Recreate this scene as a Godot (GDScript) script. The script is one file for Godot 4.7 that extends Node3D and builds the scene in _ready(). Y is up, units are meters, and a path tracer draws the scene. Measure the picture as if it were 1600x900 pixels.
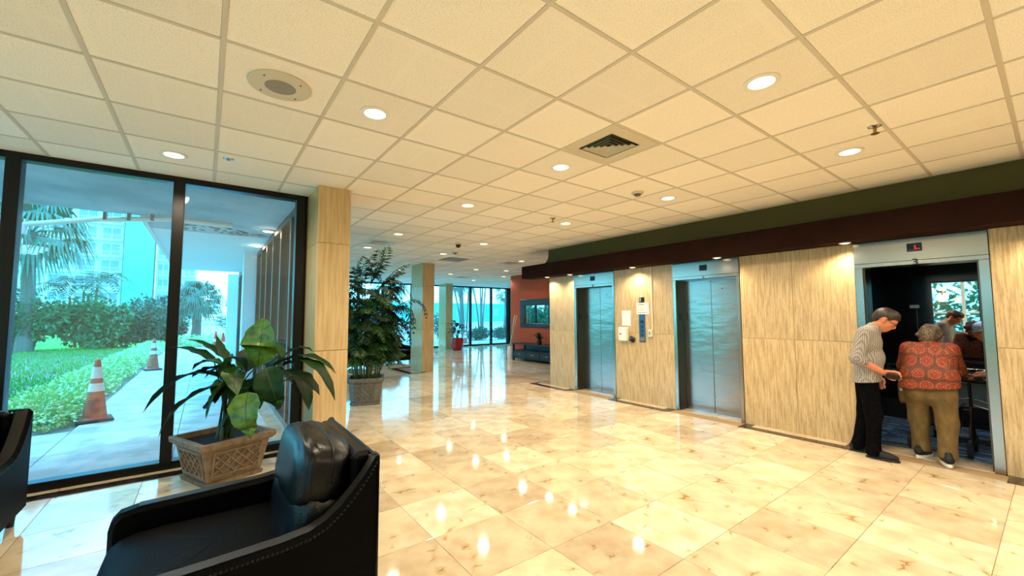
extends Node3D
# A hotel-like lobby with three elevators: floor at y = 0, ceiling at y = 2.995, metres.

const S := 0.6096            # ceiling module
const CEIL := 2.995
const FX := 6.17             # face of the elevator wall
const WZ := -5.52            # glass line of the front windows
const BZ := -17.9            # glass line at the far end
var rng := RandomNumberGenerator.new()
var used := {}
var M := {}
var cam: Camera3D

func _ready() -> void:
	rng.seed = 20240611
	# ---- camera, sky, exposure, large lights
	cam = Camera3D.new()
	cam.name = "camera"
	cam.position = Vector3(0, 1.535, 0)
	cam.rotation = Vector3(0.0664, -0.642, -0.0032)
	cam.fov = 70.2
	cam.near = 0.05
	cam.far = 600.0
	add_child(cam)
	cam.current = true
	var env := Environment.new()
	env.background_mode = Environment.BG_SKY
	var sky_mat := ProceduralSkyMaterial.new()
	sky_mat.sky_top_color = Color(0.30, 0.73, 1.0)
	sky_mat.sky_horizon_color = Color(0.46, 0.88, 1.0)
	sky_mat.sky_curve = 0.2
	sky_mat.ground_bottom_color = Color(0.40, 0.62, 0.66)
	sky_mat.ground_horizon_color = Color(0.50, 0.88, 0.96)
	sky_mat.sun_angle_max = 1.0
	var sky := Sky.new()
	sky.sky_material = sky_mat
	env.sky = sky
	env.background_energy_multiplier = SKY_E
	env.tonemap_mode = Environment.TONE_MAPPER_LINEAR
	env.tonemap_exposure = 1.0
	env.sdfgi_enabled = true
	env.ssao_enabled = true
	env.ssil_enabled = true
	var we := WorldEnvironment.new()
	we.name = "world_environment"
	we.environment = env
	add_child(we)
	var sun := DirectionalLight3D.new()     # thin cloud: a soft, weak sun high over the garden
	sun.name = "sun"
	sun.rotation_degrees = Vector3(-62, -150, 0)
	sun.light_color = Color(0.62, 0.95, 1.0)
	sun.light_energy = SUN_E
	sun.light_angular_distance = 18.0
	sun.shadow_enabled = true
	sun.sky_mode = DirectionalLight3D.SKY_MODE_LIGHT_ONLY
	add_child(sun)
	# ---- the place
	make_materials()
	build_floor()
	build_ceiling()
	build_walls()
	build_elevators()
	build_windows()
	build_pillars()
	build_outside()
	# ---- the things
	build_ceiling_fittings()
	build_wall_things()
	build_armchairs()
	build_plants()
	build_far_lobby()
	build_cab()
	build_people()
	build_garden()
	build_far_outside()

const SKY_E := 7.4
const SUN_E := 1.2
const LAMP_E := 3.3
const LAMP_COLOR := Color(1.0, 0.915, 0.79)

# ------------------------------------------------------------------ naming
func numbered(called: String) -> String:
	if not used.has(called):
		used[called] = 0
		return called
	used[called] += 1
	return "%s_%03d" % [called, used[called]]

func tag(o: Node, label: String, category: String, group := "") -> void:
	o.set_meta("label", label)
	o.set_meta("category", category)
	if group != "":
		o.set_meta("group", group)

func thing(called: String, label: String, category: String, at := Vector3.ZERO, turn := 0.0, group := "") -> Node3D:
	var o := Node3D.new()
	o.name = numbered(called)
	add_child(o)
	o.position = at
	o.rotation.y = turn
	tag(o, label, category, group)
	return o

func setting(called: String, at := Vector3.ZERO) -> Node3D:
	var o := Node3D.new()
	o.name = called
	add_child(o)
	o.position = at
	o.set_meta("kind", "structure")
	return o

func put(called: String, mesh: Mesh, mat: Material, parent: Node3D, at := Vector3.ZERO) -> MeshInstance3D:
	var o := MeshInstance3D.new()
	o.name = called if parent != self else numbered(called)
	o.mesh = mesh
	o.material_override = mat
	o.position = at
	parent.add_child(o, true)
	return o

func putm(called: String, st: SurfaceTool, mat: Material, parent: Node3D, at := Vector3.ZERO) -> MeshInstance3D:
	return put(called, st.commit(), mat, parent, at)

func struct(called: String, mesh: Mesh, mat: Material, at := Vector3.ZERO) -> MeshInstance3D:
	var o := put(called, mesh, mat, self, at)
	o.set_meta("kind", "structure")
	return o

func dup(src: Node3D, base: String, label: String, category: String, at: Vector3, turn := 0.0, group := "") -> Node3D:
	var o: Node3D = src.duplicate()
	o.name = numbered(base)
	add_child(o)
	o.position = at
	o.rotation.y = turn
	tag(o, label, category, group)
	return o

# ------------------------------------------------------------------ shapes
func new_st() -> SurfaceTool:
	var st := SurfaceTool.new()
	st.begin(Mesh.PRIMITIVE_TRIANGLES)
	return st

func done(st: SurfaceTool) -> SurfaceTool:
	st.generate_normals()
	return st

func tri(st: SurfaceTool, a: Vector3, b: Vector3, c: Vector3, out: Vector3, grp := -1) -> void:
	# out: a rough outward direction; front faces run clockwise
	st.set_smooth_group(grp)
	if (c - a).cross(b - a).dot(out) < 0.0:
		var t := b
		b = c
		c = t
	st.add_vertex(a)
	st.add_vertex(b)
	st.add_vertex(c)

func quad(st: SurfaceTool, a: Vector3, b: Vector3, c: Vector3, d: Vector3, out: Vector3, grp := -1) -> void:
	tri(st, a, b, c, out, grp)
	tri(st, a, c, d, out, grp)

func add_box(st: SurfaceTool, c: Vector3, s: Vector3, r := 0.0, basis := Basis()) -> void:
	# a box with chamfered edges
	var h := s * 0.5
	r = minf(r, minf(h.x, minf(h.y, h.z)) * 0.95)
	if r <= 0.0:
		for ax in 3:
			for sg: float in [-1.0, 1.0]:
				var n := Vector3.ZERO
				n[ax] = sg
				var u := Vector3.ZERO
				u[(ax + 1) % 3] = h[(ax + 1) % 3]
				var v := Vector3.ZERO
				v[(ax + 2) % 3] = h[(ax + 2) % 3]
				var o := n * h
				quad(st, c + basis * (o - u - v), c + basis * (o + u - v), c + basis * (o + u + v), c + basis * (o - u + v), basis * n)
		return
	var k := h - Vector3(r, r, r)
	for ax in 3:
		var b1 := (ax + 1) % 3
		var b2 := (ax + 2) % 3
		for sg: float in [-1.0, 1.0]:
			var n := Vector3.ZERO
			n[ax] = sg
			var p: Array[Vector3] = []
			for q: Vector2 in [Vector2(-1, -1), Vector2(1, -1), Vector2(1, 1), Vector2(-1, 1)]:
				var w := Vector3.ZERO
				w[ax] = sg * h[ax]
				w[b1] = q.x * k[b1]
				w[b2] = q.y * k[b2]
				p.append(c + basis * w)
			quad(st, p[0], p[1], p[2], p[3], basis * n)
	for ax in 3:      # edges along ax
		var b1 := (ax + 1) % 3
		var b2 := (ax + 2) % 3
		for s1: float in [-1.0, 1.0]:
			for s2: float in [-1.0, 1.0]:
				var p: Array[Vector3] = []
				for q: Array in [[-1.0, 0], [1.0, 0], [1.0, 1], [-1.0, 1]]:
					var w := Vector3.ZERO
					w[ax] = q[0] * k[ax]
					w[b1] = s1 * (h[b1] if q[1] == 0 else k[b1])
					w[b2] = s2 * (k[b2] if q[1] == 0 else h[b2])
					p.append(c + basis * w)
				var n := Vector3.ZERO
				n[b1] = s1
				n[b2] = s2
				quad(st, p[0], p[1], p[2], p[3], basis * n)
	for sx: float in [-1.0, 1.0]:
		for sy: float in [-1.0, 1.0]:
			for sz: float in [-1.0, 1.0]:
				var sgn := Vector3(sx, sy, sz)
				tri(st, c + basis * (sgn * Vector3(h.x, k.y, k.z)), c + basis * (sgn * Vector3(k.x, h.y, k.z)), c + basis * (sgn * Vector3(k.x, k.y, h.z)), basis * sgn)

func box(s: Vector3, r := 0.0) -> ArrayMesh:
	var st := new_st()
	add_box(st, Vector3.ZERO, s, r)
	return done(st).commit()

func span(st: SurfaceTool, lo: Vector3, hi: Vector3, r := 0.0) -> void:
	add_box(st, (lo + hi) * 0.5, hi - lo, r)

func slab(lo: Vector3, hi: Vector3, r := 0.0) -> ArrayMesh:
	var st := new_st()
	span(st, lo, hi, r)
	return done(st).commit()

func frame_of(dir: Vector3) -> Basis:
	var up := Vector3.UP if absf(dir.y) < 0.95 else Vector3.RIGHT
	var x := up.cross(dir).normalized()
	return Basis(x, dir.cross(x).normalized(), dir)

func add_tube(st: SurfaceTool, pts: Array, radii: Array, sides := 8, flat := 1.0, caps := true) -> void:
	var rings: Array = []
	var n := pts.size()
	var last_x := Vector3.ZERO
	for i in n:
		var d: Vector3 = (pts[mini(i + 1, n - 1)] - pts[maxi(i - 1, 0)]).normalized()
		var b := frame_of(d)
		if last_x != Vector3.ZERO:
			var x := (last_x - d * last_x.dot(d)).normalized()
			b = Basis(x, d.cross(x).normalized(), d)
		last_x = b.x
		var r: float = radii[mini(i, radii.size() - 1)]
		var ring: Array[Vector3] = []
		for k in sides:
			var a := TAU * k / sides
			ring.append(pts[i] + b.x * cos(a) * r + b.y * sin(a) * r * flat)
		rings.append(ring)
	for i in n - 1:
		for k in sides:
			var k2 := (k + 1) % sides
			var mid: Vector3 = (pts[i] + pts[i + 1]) * 0.5
			var face: Vector3 = (rings[i][k] + rings[i + 1][k2]) * 0.5
			quad(st, rings[i][k], rings[i][k2], rings[i + 1][k2], rings[i + 1][k], face - mid, 0)
	if caps:
		for e: int in [0, n - 1]:
			var d: Vector3 = (pts[0] - pts[1]) if e == 0 else (pts[n - 1] - pts[n - 2])
			for k in range(1, sides - 1):
				tri(st, rings[e][0], rings[e][k], rings[e][k + 1], d, 1)

func tube(pts: Array, radii: Array, sides := 8, flat := 1.0) -> ArrayMesh:
	var st := new_st()
	add_tube(st, pts, radii, sides, flat)
	return done(st).commit()

func add_lathe(st: SurfaceTool, prof: Array, sides := 24, at := Vector3.ZERO, turn := Basis()) -> void:
	# prof: Vector2(radius, height), listed so that the outside is on the profile's left going up (or any; faces are oriented by neighbours)
	for i in prof.size() - 1:
		var a: Vector2 = prof[i]
		var b: Vector2 = prof[i + 1]
		var nrm := Vector2(b.y - a.y, a.x - b.x)     # outward when the profile runs upwards on the outside
		for k in sides:
			var t0 := TAU * k / sides
			var t1 := TAU * (k + 1) / sides
			var tm := (t0 + t1) * 0.5
			var p := func(q: Vector2, t: float) -> Vector3: return at + turn * Vector3(q.x * cos(t), q.y, q.x * sin(t))
			var o := turn * Vector3(nrm.x * cos(tm), nrm.y, nrm.x * sin(tm))
			if a.x > 1e-5:
				tri(st, p.call(a, t0), p.call(a, t1), p.call(b, t1), o, i + 1)
			if b.x > 1e-5:
				tri(st, p.call(a, t0), p.call(b, t1), p.call(b, t0), o, i + 1)

func lathe(prof: Array, sides := 24) -> ArrayMesh:
	var st := new_st()
	add_lathe(st, prof, sides)
	return done(st).commit()

func add_prism(st: SurfaceTool, poly: PackedVector2Array, z0: float, z1: float, bev := 0.0, basis := Basis(), at := Vector3.ZERO) -> void:
	# polygon in x/y pushed from z0 to z1, its rim chamfered
	var lo := minf(z0, z1)
	var hi := maxf(z0, z1)
	if Geometry2D.is_polygon_clockwise(poly):
		poly = poly.duplicate()
		poly.reverse()
	var inner := poly
	if bev > 0.0:
		var n := poly.size()
		inner = PackedVector2Array()
		for i in n:
			var d0 := (poly[i] - poly[(i + n - 1) % n]).normalized()
			var d1 := (poly[(i + 1) % n] - poly[i]).normalized()
			var m := (Vector2(-d0.y, d0.x) + Vector2(-d1.y, d1.x))
			m = m.normalized() * bev / maxf(0.4, m.normalized().dot(Vector2(-d0.y, d0.x)))
			inner.append(poly[i] + m)
	var P := func(q: Vector2, z: float) -> Vector3: return at + basis * Vector3(q.x, q.y, z)
	var idx := Geometry2D.triangulate_polygon(poly)
	for i in range(0, idx.size(), 3):
		tri(st, P.call(inner[idx[i]], lo), P.call(inner[idx[i + 1]], lo), P.call(inner[idx[i + 2]], lo), basis * Vector3(0, 0, -1))
		tri(st, P.call(inner[idx[i]], hi), P.call(inner[idx[i + 1]], hi), P.call(inner[idx[i + 2]], hi), basis * Vector3(0, 0, 1))
	for i in poly.size():
		var j := (i + 1) % poly.size()
		var d := poly[j] - poly[i]
		var o := basis * Vector3(d.y, -d.x, 0).normalized()
		quad(st, P.call(poly[i], lo + bev), P.call(poly[j], lo + bev), P.call(poly[j], hi - bev), P.call(poly[i], hi - bev), o)
		if bev > 0.0:
			quad(st, P.call(poly[i], lo + bev), P.call(poly[j], lo + bev), P.call(inner[j], lo), P.call(inner[i], lo), o + basis * Vector3(0, 0, -1))
			quad(st, P.call(poly[i], hi - bev), P.call(poly[j], hi - bev), P.call(inner[j], hi), P.call(inner[i], hi), o + basis * Vector3(0, 0, 1))

func add_pillow(st: SurfaceTool, c: Vector3, h: Vector3, e := 0.5, basis := Basis(), wob := 0.0, nu := 20, nv := 28, sd := 1) -> void:
	# a superellipsoid cushion with slight creases
	var fn := FastNoiseLite.new()
	fn.seed = sd
	fn.frequency = 3.2
	var g: Array = []
	for i in nu + 1:
		var row: Array[Vector3] = []
		var a := -PI / 2 + PI * i / nu
		for j in nv:
			var b := TAU * j / nv
			var ca := signf(cos(a)) * pow(absf(cos(a)), e)
			var sa := signf(sin(a)) * pow(absf(sin(a)), e)
			var cb := signf(cos(b)) * pow(absf(cos(b)), e)
			var sb := signf(sin(b)) * pow(absf(sin(b)), e)
			var p := Vector3(ca * cb, sa, ca * sb)
			var w := 1.0 + wob * fn.get_noise_3d(p.x * 1.3, p.y * 0.5, p.z * 1.3)
			row.append(c + basis * (p * h * w))
		g.append(row)
	for i in nu:
		for j in nv:
			var j2 := (j + 1) % nv
			var o: Vector3 = g[i][j] + g[i + 1][j2] - 2.0 * c
			if i > 0:
				tri(st, g[i][j], g[i][j2], g[i + 1][j2], o, 0)
			if i < nu - 1:
				tri(st, g[i][j], g[i + 1][j2], g[i + 1][j], o, 0)

func add_leaf(st: SurfaceTool, pts: Array, width: float, fold := 0.25, side := Vector3.ZERO, wave := 0.0, sharp := 0.7) -> void:
	# a blade along pts, folded at its midrib, with thickness left to the two faces; smooth
	var n := pts.size()
	var L: Array = []
	for i in n:
		var t := float(i) / (n - 1)
		var d: Vector3 = (pts[mini(i + 1, n - 1)] - pts[maxi(i - 1, 0)]).normalized()
		var x := side
		if x == Vector3.ZERO:
			x = Vector3.UP.cross(d)
			if x.length() < 0.05:
				x = Vector3.RIGHT
		x = (x - d * x.dot(d)).normalized()
		var up := d.cross(x).normalized()
		if up.y < 0:
			up = -up
		var w := width * 0.5 * pow(maxf(sin(PI * pow(t, sharp)), 0.0), 0.75)
		var wv := wave * sin(t * 21.0) * w
		L.append([pts[i] - x * w + up * (w * fold + wv), pts[i] - x * w * 0.5 + up * (w * fold * 0.35 - wv * 0.4), pts[i], pts[i] + x * w * 0.5 + up * (w * fold * 0.35 + wv * 0.4), pts[i] + x * w + up * (w * fold - wv), up])
	for i in n - 1:
		for k in 4:
			quad(st, L[i][k], L[i][k + 1], L[i + 1][k + 1], L[i + 1][k], L[i][5], 0)

func bez(a: Vector3, b: Vector3, c: Vector3, n: int) -> Array:
	# curve from a to c passing b half way
	var q := b * 2.0 - (a + c) * 0.5
	var out: Array = []
	for i in n:
		var t := float(i) / (n - 1)
		out.append(a.lerp(q, t).lerp(q.lerp(c, t), t))
	return out

# ------------------------------------------------------------------ bodies: smooth union of tapered capsules, meshed as surface nets
func add_blob(st: SurfaceTool, bones: Array, cell: float, k: float, clips: Array = [], xf := Transform3D()) -> void:
	# bones: [from, to, radius, radius]; clips: Plane whose positive side is cut away
	var lo := Vector3(1e9, 1e9, 1e9)
	var hi := -lo
	for b: Array in bones:
		var r := maxf(b[2], b[3])
		for e in 2:
			lo = lo.min(b[e] - Vector3(r, r, r))
			hi = hi.max(b[e] + Vector3(r, r, r))
	var pad := cell * 3.0 + k
	lo -= Vector3(pad, pad, pad)
	hi += Vector3(pad, pad, pad)
	var nx := int((hi.x - lo.x) / cell) + 2
	var ny := int((hi.y - lo.y) / cell) + 2
	var nz := int((hi.z - lo.z) / cell) + 2
	var acc := PackedFloat32Array()
	acc.resize(nx * ny * nz)
	var m := maxf(3.5 * k, 2.5 * cell)
	for b: Array in bones:
		var A: Vector3 = b[0]
		var B: Vector3 = b[1]
		var ra: float = b[2]
		var rb: float = b[3]
		var rm := maxf(ra, rb) + m
		var b0 := (A.min(B) - Vector3(rm, rm, rm) - lo) / cell
		var b1 := (A.max(B) + Vector3(rm, rm, rm) - lo) / cell
		var i0 := maxi(0, int(b0.x))
		var j0 := maxi(0, int(b0.y))
		var k0 := maxi(0, int(b0.z))
		var i1 := mini(nx - 1, int(b1.x) + 1)
		var j1 := mini(ny - 1, int(b1.y) + 1)
		var k1 := mini(nz - 1, int(b1.z) + 1)
		var ab := B - A
		var ll := maxf(ab.length_squared(), 1e-9)
		var dr := rb - ra
		for kk in range(k0, k1 + 1):
			for jj in range(j0, j1 + 1):
				var base := (kk * ny + jj) * nx
				var p := Vector3(lo.x + i0 * cell, lo.y + jj * cell, lo.z + kk * cell) - A
				for ii in range(i0, i1 + 1):
					var t := clampf(p.dot(ab) / ll, 0.0, 1.0)
					var d := (p - ab * t).length() - ra - dr * t
					if d < m:
						acc[base + ii] += exp(-maxf(d, -0.08) / k)
					p.x += cell
	var big := cell * 6.0
	for i in acc.size():
		var v := acc[i]
		acc[i] = clampf(-k * log(v), -big, big) if v > 1e-12 else big
	if clips.size() > 0:
		for kk in nz:
			for jj in ny:
				var base := (kk * ny + jj) * nx
				for ii in nx:
					if acc[base + ii] < big:
						var p := Vector3(lo.x + ii * cell, lo.y + jj * cell, lo.z + kk * cell)
						for c: Plane in clips:
							acc[base + ii] = maxf(acc[base + ii], c.distance_to(p))
	var vid := {}
	var verts := PackedVector3Array()
	var near := cell * 1.9
	var off := [0, 1, nx, nx + 1, nx * ny, nx * ny + 1, nx * ny + nx, nx * ny + nx + 1]
	for kk in nz - 1:
		for jj in ny - 1:
			var base := (kk * ny + jj) * nx
			for ii in nx - 1:
				var v0 := acc[base + ii]
				if v0 > near or v0 < -near:
					continue
				var vals: Array[float] = []
				var neg := 0
				for c in 8:
					var v := acc[base + ii + off[c]]
					vals.append(v)
					if v < 0.0:
						neg += 1
				if neg == 0 or neg == 8:
					continue
				var sum := Vector3.ZERO
				var cnt := 0
				for e: Array in EDGES:
					var va := vals[e[0]]
					var vb := vals[e[1]]
					if (va < 0.0) != (vb < 0.0):
						var t := va / (va - vb)
						sum += CORNER[e[0]].lerp(CORNER[e[1]], t)
						cnt += 1
				vid[base + ii] = verts.size()
				verts.append(lo + (Vector3(ii, jj, kk) + sum / cnt) * cell)
	var idx := PackedInt32Array()
	var step := [1, nx, nx * ny]
	for id: int in vid.keys():
		var va := acc[id]
		for ax in 3:
			var vb := acc[id + step[ax]]
			if (va < 0.0) == (vb < 0.0):
				continue
			var s1: int = step[(ax + 1) % 3]
			var s2: int = step[(ax + 2) % 3]
			if not (vid.has(id - s1) and vid.has(id - s2) and vid.has(id - s1 - s2)):
				continue
			var a: int = vid[id]
			var b: int = vid[id - s1]
			var c: int = vid[id - s1 - s2]
			var d: int = vid[id - s2]
			if va < 0.0:
				idx.append_array([a, c, b, a, d, c])
			else:
				idx.append_array([a, b, c, a, c, d])
	var nrm := PackedVector3Array()
	nrm.resize(verts.size())
	for i in range(0, idx.size(), 3):
		var fnn := (verts[idx[i + 2]] - verts[idx[i]]).cross(verts[idx[i + 1]] - verts[idx[i]])
		nrm[idx[i]] += fnn
		nrm[idx[i + 1]] += fnn
		nrm[idx[i + 2]] += fnn
	for i in idx:
		st.set_normal((xf.basis * nrm[i]).normalized())
		st.add_vertex(xf * verts[i])

const CORNER: Array[Vector3] = [Vector3(0, 0, 0), Vector3(1, 0, 0), Vector3(0, 1, 0), Vector3(1, 1, 0), Vector3(0, 0, 1), Vector3(1, 0, 1), Vector3(0, 1, 1), Vector3(1, 1, 1)]
const EDGES := [[0, 1], [2, 3], [4, 5], [6, 7], [0, 2], [1, 3], [4, 6], [5, 7], [0, 4], [1, 5], [2, 6], [3, 7]]

func indexed(st: SurfaceTool) -> ArrayMesh:
	st.index()
	return st.commit()

# ------------------------------------------------------------------ materials
func flat_mat(c: Color, rough := 0.6, metal := 0.0) -> StandardMaterial3D:
	var m := StandardMaterial3D.new()
	m.albedo_color = c
	m.roughness = rough
	m.metallic = metal
	return m

func noise_tex(sd: int, freq: float, cols: Array, offs: Array, size := 512, typ := FastNoiseLite.TYPE_SIMPLEX_SMOOTH, frac := FastNoiseLite.FRACTAL_FBM, oct := 4, warp := 0.0, normal := false, bump := 4.0) -> NoiseTexture2D:
	var n := FastNoiseLite.new()
	n.seed = sd
	n.noise_type = typ
	n.frequency = freq
	n.fractal_type = frac
	n.fractal_octaves = oct
	if warp > 0.0:
		n.domain_warp_enabled = true
		n.domain_warp_amplitude = warp
		n.domain_warp_frequency = freq * 1.5
	var t := NoiseTexture2D.new()
	t.width = size
	t.height = size
	t.seamless = true
	t.noise = n
	if normal:
		t.as_normal_map = true
		t.bump_strength = bump
	elif cols.size() > 0:
		var g := Gradient.new()
		g.offsets = PackedFloat32Array(offs)
		g.colors = PackedColorArray(cols)
		t.color_ramp = g
	return t

func tri_mat(tex: Texture2D, sc: Vector3, rough := 0.6, world := true, tint := Color.WHITE) -> StandardMaterial3D:
	var m := flat_mat(tint, rough)
	m.albedo_texture = tex
	m.uv1_triplanar = true
	m.uv1_world_triplanar = world
	m.uv1_scale = sc
	return m

func add_detail(m: StandardMaterial3D, tex: Texture2D, sc: Vector3, world := true) -> void:
	m.detail_enabled = true
	m.detail_albedo = tex
	m.detail_blend_mode = BaseMaterial3D.BLEND_MODE_MUL
	m.detail_uv_layer = BaseMaterial3D.DETAIL_UV_2
	m.uv2_triplanar = true
	m.uv2_world_triplanar = world
	m.uv2_scale = sc

func add_bump(m: StandardMaterial3D, tex: Texture2D, cm: float) -> void:
	m.heightmap_enabled = true
	m.heightmap_texture = tex
	m.heightmap_scale = cm

func make_materials() -> void:
	# ceiling tiles: cream mineral fibre with fine dark pinholes
	var speck := noise_tex(5, 0.16, [Color(0.66, 0.61, 0.51), Color(0.70, 0.65, 0.55), Color(0.965, 0.945, 0.90), Color(0.985, 0.975, 0.945)], [0.0, 0.17, 0.30, 1.0], 512, FastNoiseLite.TYPE_SIMPLEX_SMOOTH, FastNoiseLite.FRACTAL_FBM, 3)
	for i in 3:
		var t: float = [1.0, 0.965, 0.985][i]
		var m := tri_mat(speck, Vector3(1.7, 1.7, 1.7), 0.95, false, Color(t, t * 0.995, t * 0.98))
		m.uv1_offset = Vector3(0.31 * i, 0.1, 0.57 * i)
		M["ceil%d" % i] = m
	M.ceil_rest = tri_mat(speck, Vector3(1.7, 1.7, 1.7), 0.95, true)
	M.tbar = flat_mat(Color(0.80, 0.77, 0.70), 0.6)
	M.plenum = flat_mat(Color(0.16, 0.14, 0.11), 0.95)
	# polished marble: cream clouds, a few brown veins
	var clouds := noise_tex(11, 0.008, [Color(0.80, 0.735, 0.62), Color(0.845, 0.785, 0.675), Color(0.87, 0.815, 0.705), Color(0.905, 0.86, 0.765)], [0.12, 0.42, 0.6, 0.95], 512, FastNoiseLite.TYPE_SIMPLEX_SMOOTH, FastNoiseLite.FRACTAL_FBM, 5, 40.0)
	var veins := noise_tex(23, 0.0035, [Color(0.97, 0.95, 0.92), Color(1, 1, 1), Color(0.95, 0.91, 0.84), Color(0.66, 0.55, 0.41)], [0.0, 0.84, 0.93, 1.0], 1024, FastNoiseLite.TYPE_SIMPLEX_SMOOTH, FastNoiseLite.FRACTAL_RIDGED, 2, 90.0)
	for i in 8:
		var t: float = [1.0, 0.90, 1.06, 0.95, 1.03, 0.86, 0.98, 0.93][i]
		var m := tri_mat(clouds, Vector3(0.8, 0.8, 0.8), 0.07, false, Color(minf(t, 1.0), minf(t * 0.99, 1.0), minf(t * 0.97, 1.0)))
		m.uv1_offset = Vector3(0.37 * i, 0.2, 0.61 * i)
		add_detail(m, veins, Vector3(0.42, 0.42, 0.42), false)
		m.uv2_offset = Vector3(0.53 * i + 0.1, 0.2, 0.29 * i)
		M["marble%d" % i] = m
	M.marble_rest = tri_mat(clouds, Vector3(0.8, 0.8, 0.8), 0.07, true)
	add_detail(M.marble_rest, veins, Vector3(0.55, 0.55, 0.55), true)
	M.grout = flat_mat(Color(0.60, 0.50, 0.36), 0.8)
	M.dark_marble = tri_mat(noise_tex(31, 0.02, [Color(0.09, 0.06, 0.04), Color(0.2, 0.14, 0.09), Color(0.45, 0.36, 0.25)], [0.2, 0.6, 1.0], 256, FastNoiseLite.TYPE_SIMPLEX_SMOOTH, FastNoiseLite.FRACTAL_FBM, 5, 20.0), Vector3(2, 2, 2), 0.08)
	# travertine, veins running up and down
	var trav := noise_tex(41, 0.03, [Color(0.70, 0.62, 0.48), Color(0.785, 0.715, 0.575), Color(0.84, 0.775, 0.64), Color(0.89, 0.835, 0.715)], [0.12, 0.38, 0.62, 0.92], 512, FastNoiseLite.TYPE_SIMPLEX_SMOOTH, FastNoiseLite.FRACTAL_FBM, 6, 8.0)
	var pits := noise_tex(43, 0.11, [Color(0.84, 0.79, 0.71), Color(0.975, 0.965, 0.95), Color(1, 1, 1)], [0.12, 0.30, 1.0], 512, FastNoiseLite.TYPE_SIMPLEX_SMOOTH, FastNoiseLite.FRACTAL_FBM, 3)
	for i in 4:
		var t: float = [1.0, 0.95, 1.0, 0.97][i]
		var m := tri_mat(trav, Vector3(2.6, 0.16, 2.6), 0.28, false, Color(t * 0.94, t * 0.895, t * 0.81))
		m.uv1_offset = Vector3(0.23 * i, 0.41 * i, 0.37 * i)
		add_detail(m, pits, Vector3(1.7, 0.22, 1.7), false)
		M["trav%d" % i] = m
	M.pillar = tri_mat(noise_tex(44, 0.02, [Color(0.74, 0.66, 0.52), Color(0.79, 0.715, 0.575), Color(0.83, 0.76, 0.625)], [0.15, 0.5, 0.9]), Vector3(2.2, 0.16, 2.2), 0.16, false, Color(1.0, 0.97, 0.9))
	M.joint = flat_mat(Color(0.33, 0.26, 0.17), 0.9)
	# paint, metals, plastics
	M.brown = tri_mat(noise_tex(3, 0.02, [Color(0.13, 0.062, 0.036), Color(0.155, 0.078, 0.045)], [0.2, 0.8], 128), Vector3(0.7, 0.7, 0.7), 0.8)
	M.brown.metallic_specular = 0.2
	M.olive = flat_mat(Color(0.30, 0.28, 0.13), 0.8)
	M.orange = tri_mat(noise_tex(4, 0.02, [Color(0.64, 0.26, 0.10), Color(0.68, 0.285, 0.115)], [0.2, 0.8], 128), Vector3(0.7, 0.7, 0.7), 0.75)
	M.cream_wall = flat_mat(Color(0.86, 0.83, 0.74), 0.85)
	M.white = flat_mat(Color(0.90, 0.89, 0.86), 0.5)
	M.off_white = flat_mat(Color(0.80, 0.77, 0.68), 0.5)
	M.grey = flat_mat(Color(0.42, 0.41, 0.38), 0.6)
	M.mid_grey = flat_mat(Color(0.55, 0.53, 0.48), 0.7)
	M.black = flat_mat(Color(0.018, 0.018, 0.02), 0.4)
	M.void = flat_mat(Color(0.01, 0.01, 0.01), 0.9)
	M.bronze = flat_mat(Color(0.045, 0.04, 0.04), 0.35, 0.4)
	M.chrome = flat_mat(Color(0.83, 0.83, 0.83), 0.16, 1.0)
	M.brass = flat_mat(Color(0.62, 0.52, 0.34), 0.3, 1.0)
	M.mirror = flat_mat(Color(0.86, 0.88, 0.88), 0.01, 1.0)
	var brushed := noise_tex(51, 0.03, [], [], 256, FastNoiseLite.TYPE_SIMPLEX_SMOOTH, FastNoiseLite.FRACTAL_FBM, 3, 0.0)
	M.steel = flat_mat(Color(0.62, 0.60, 0.57), 0.24, 1.0)
	M.steel.uv1_triplanar = true
	M.steel.uv1_world_triplanar = true
	M.steel.uv1_scale = Vector3(0.3, 0.9, 0.3)
	add_bump(M.steel, brushed, 0.22)
	M.steel_frame = flat_mat(Color(0.66, 0.64, 0.60), 0.2, 1.0)
	M.steel_dark = flat_mat(Color(0.36, 0.32, 0.27), 0.28, 1.0)
	M.glass = flat_mat(Color(0.8, 0.95, 1.0, 0.03), 0.02)
	M.glass.transparency = BaseMaterial3D.TRANSPARENCY_ALPHA
	M.lens = flat_mat(Color(1, 0.97, 0.9), 0.4)
	M.lens.emission_enabled = true
	M.lens.emission = Color(1.0, 0.90, 0.70)
	M.lens.emission_energy_multiplier = 3.0
	M.lens_out = M.lens.duplicate()
	M.lens_out.emission = Color(1.0, 0.82, 0.5)
	M.lens_out.emission_energy_multiplier = 2.2
	M.red_led = flat_mat(Color(0.2, 0, 0), 0.4)
	M.red_led.emission_enabled = true
	M.red_led.emission = Color(1.0, 0.10, 0.16)
	M.red_led.emission_energy_multiplier = 1.6
	# leather
	M.leather = flat_mat(Color(0.006, 0.006, 0.008), 0.33)
	M.leather.metallic_specular = 0.36
	M.leather.uv1_triplanar = true
	M.leather.uv1_scale = Vector3(6, 6, 6)
	add_bump(M.leather, noise_tex(61, 0.05, [], [], 256, FastNoiseLite.TYPE_SIMPLEX_SMOOTH, FastNoiseLite.FRACTAL_FBM, 3, 10.0), 0.10)
	M.leather_body = M.leather.duplicate()
	M.leather_body.roughness = 0.5
	M.leather_body.metallic_specular = 0.16
	M.leather_worn_highlight = M.leather.duplicate()
	M.leather_worn_highlight.albedo_color = Color(0.12, 0.105, 0.09)  # brown highlight along the worn arm tops painted into the albedo
	M.leather_worn_highlight.roughness = 0.42
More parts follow.
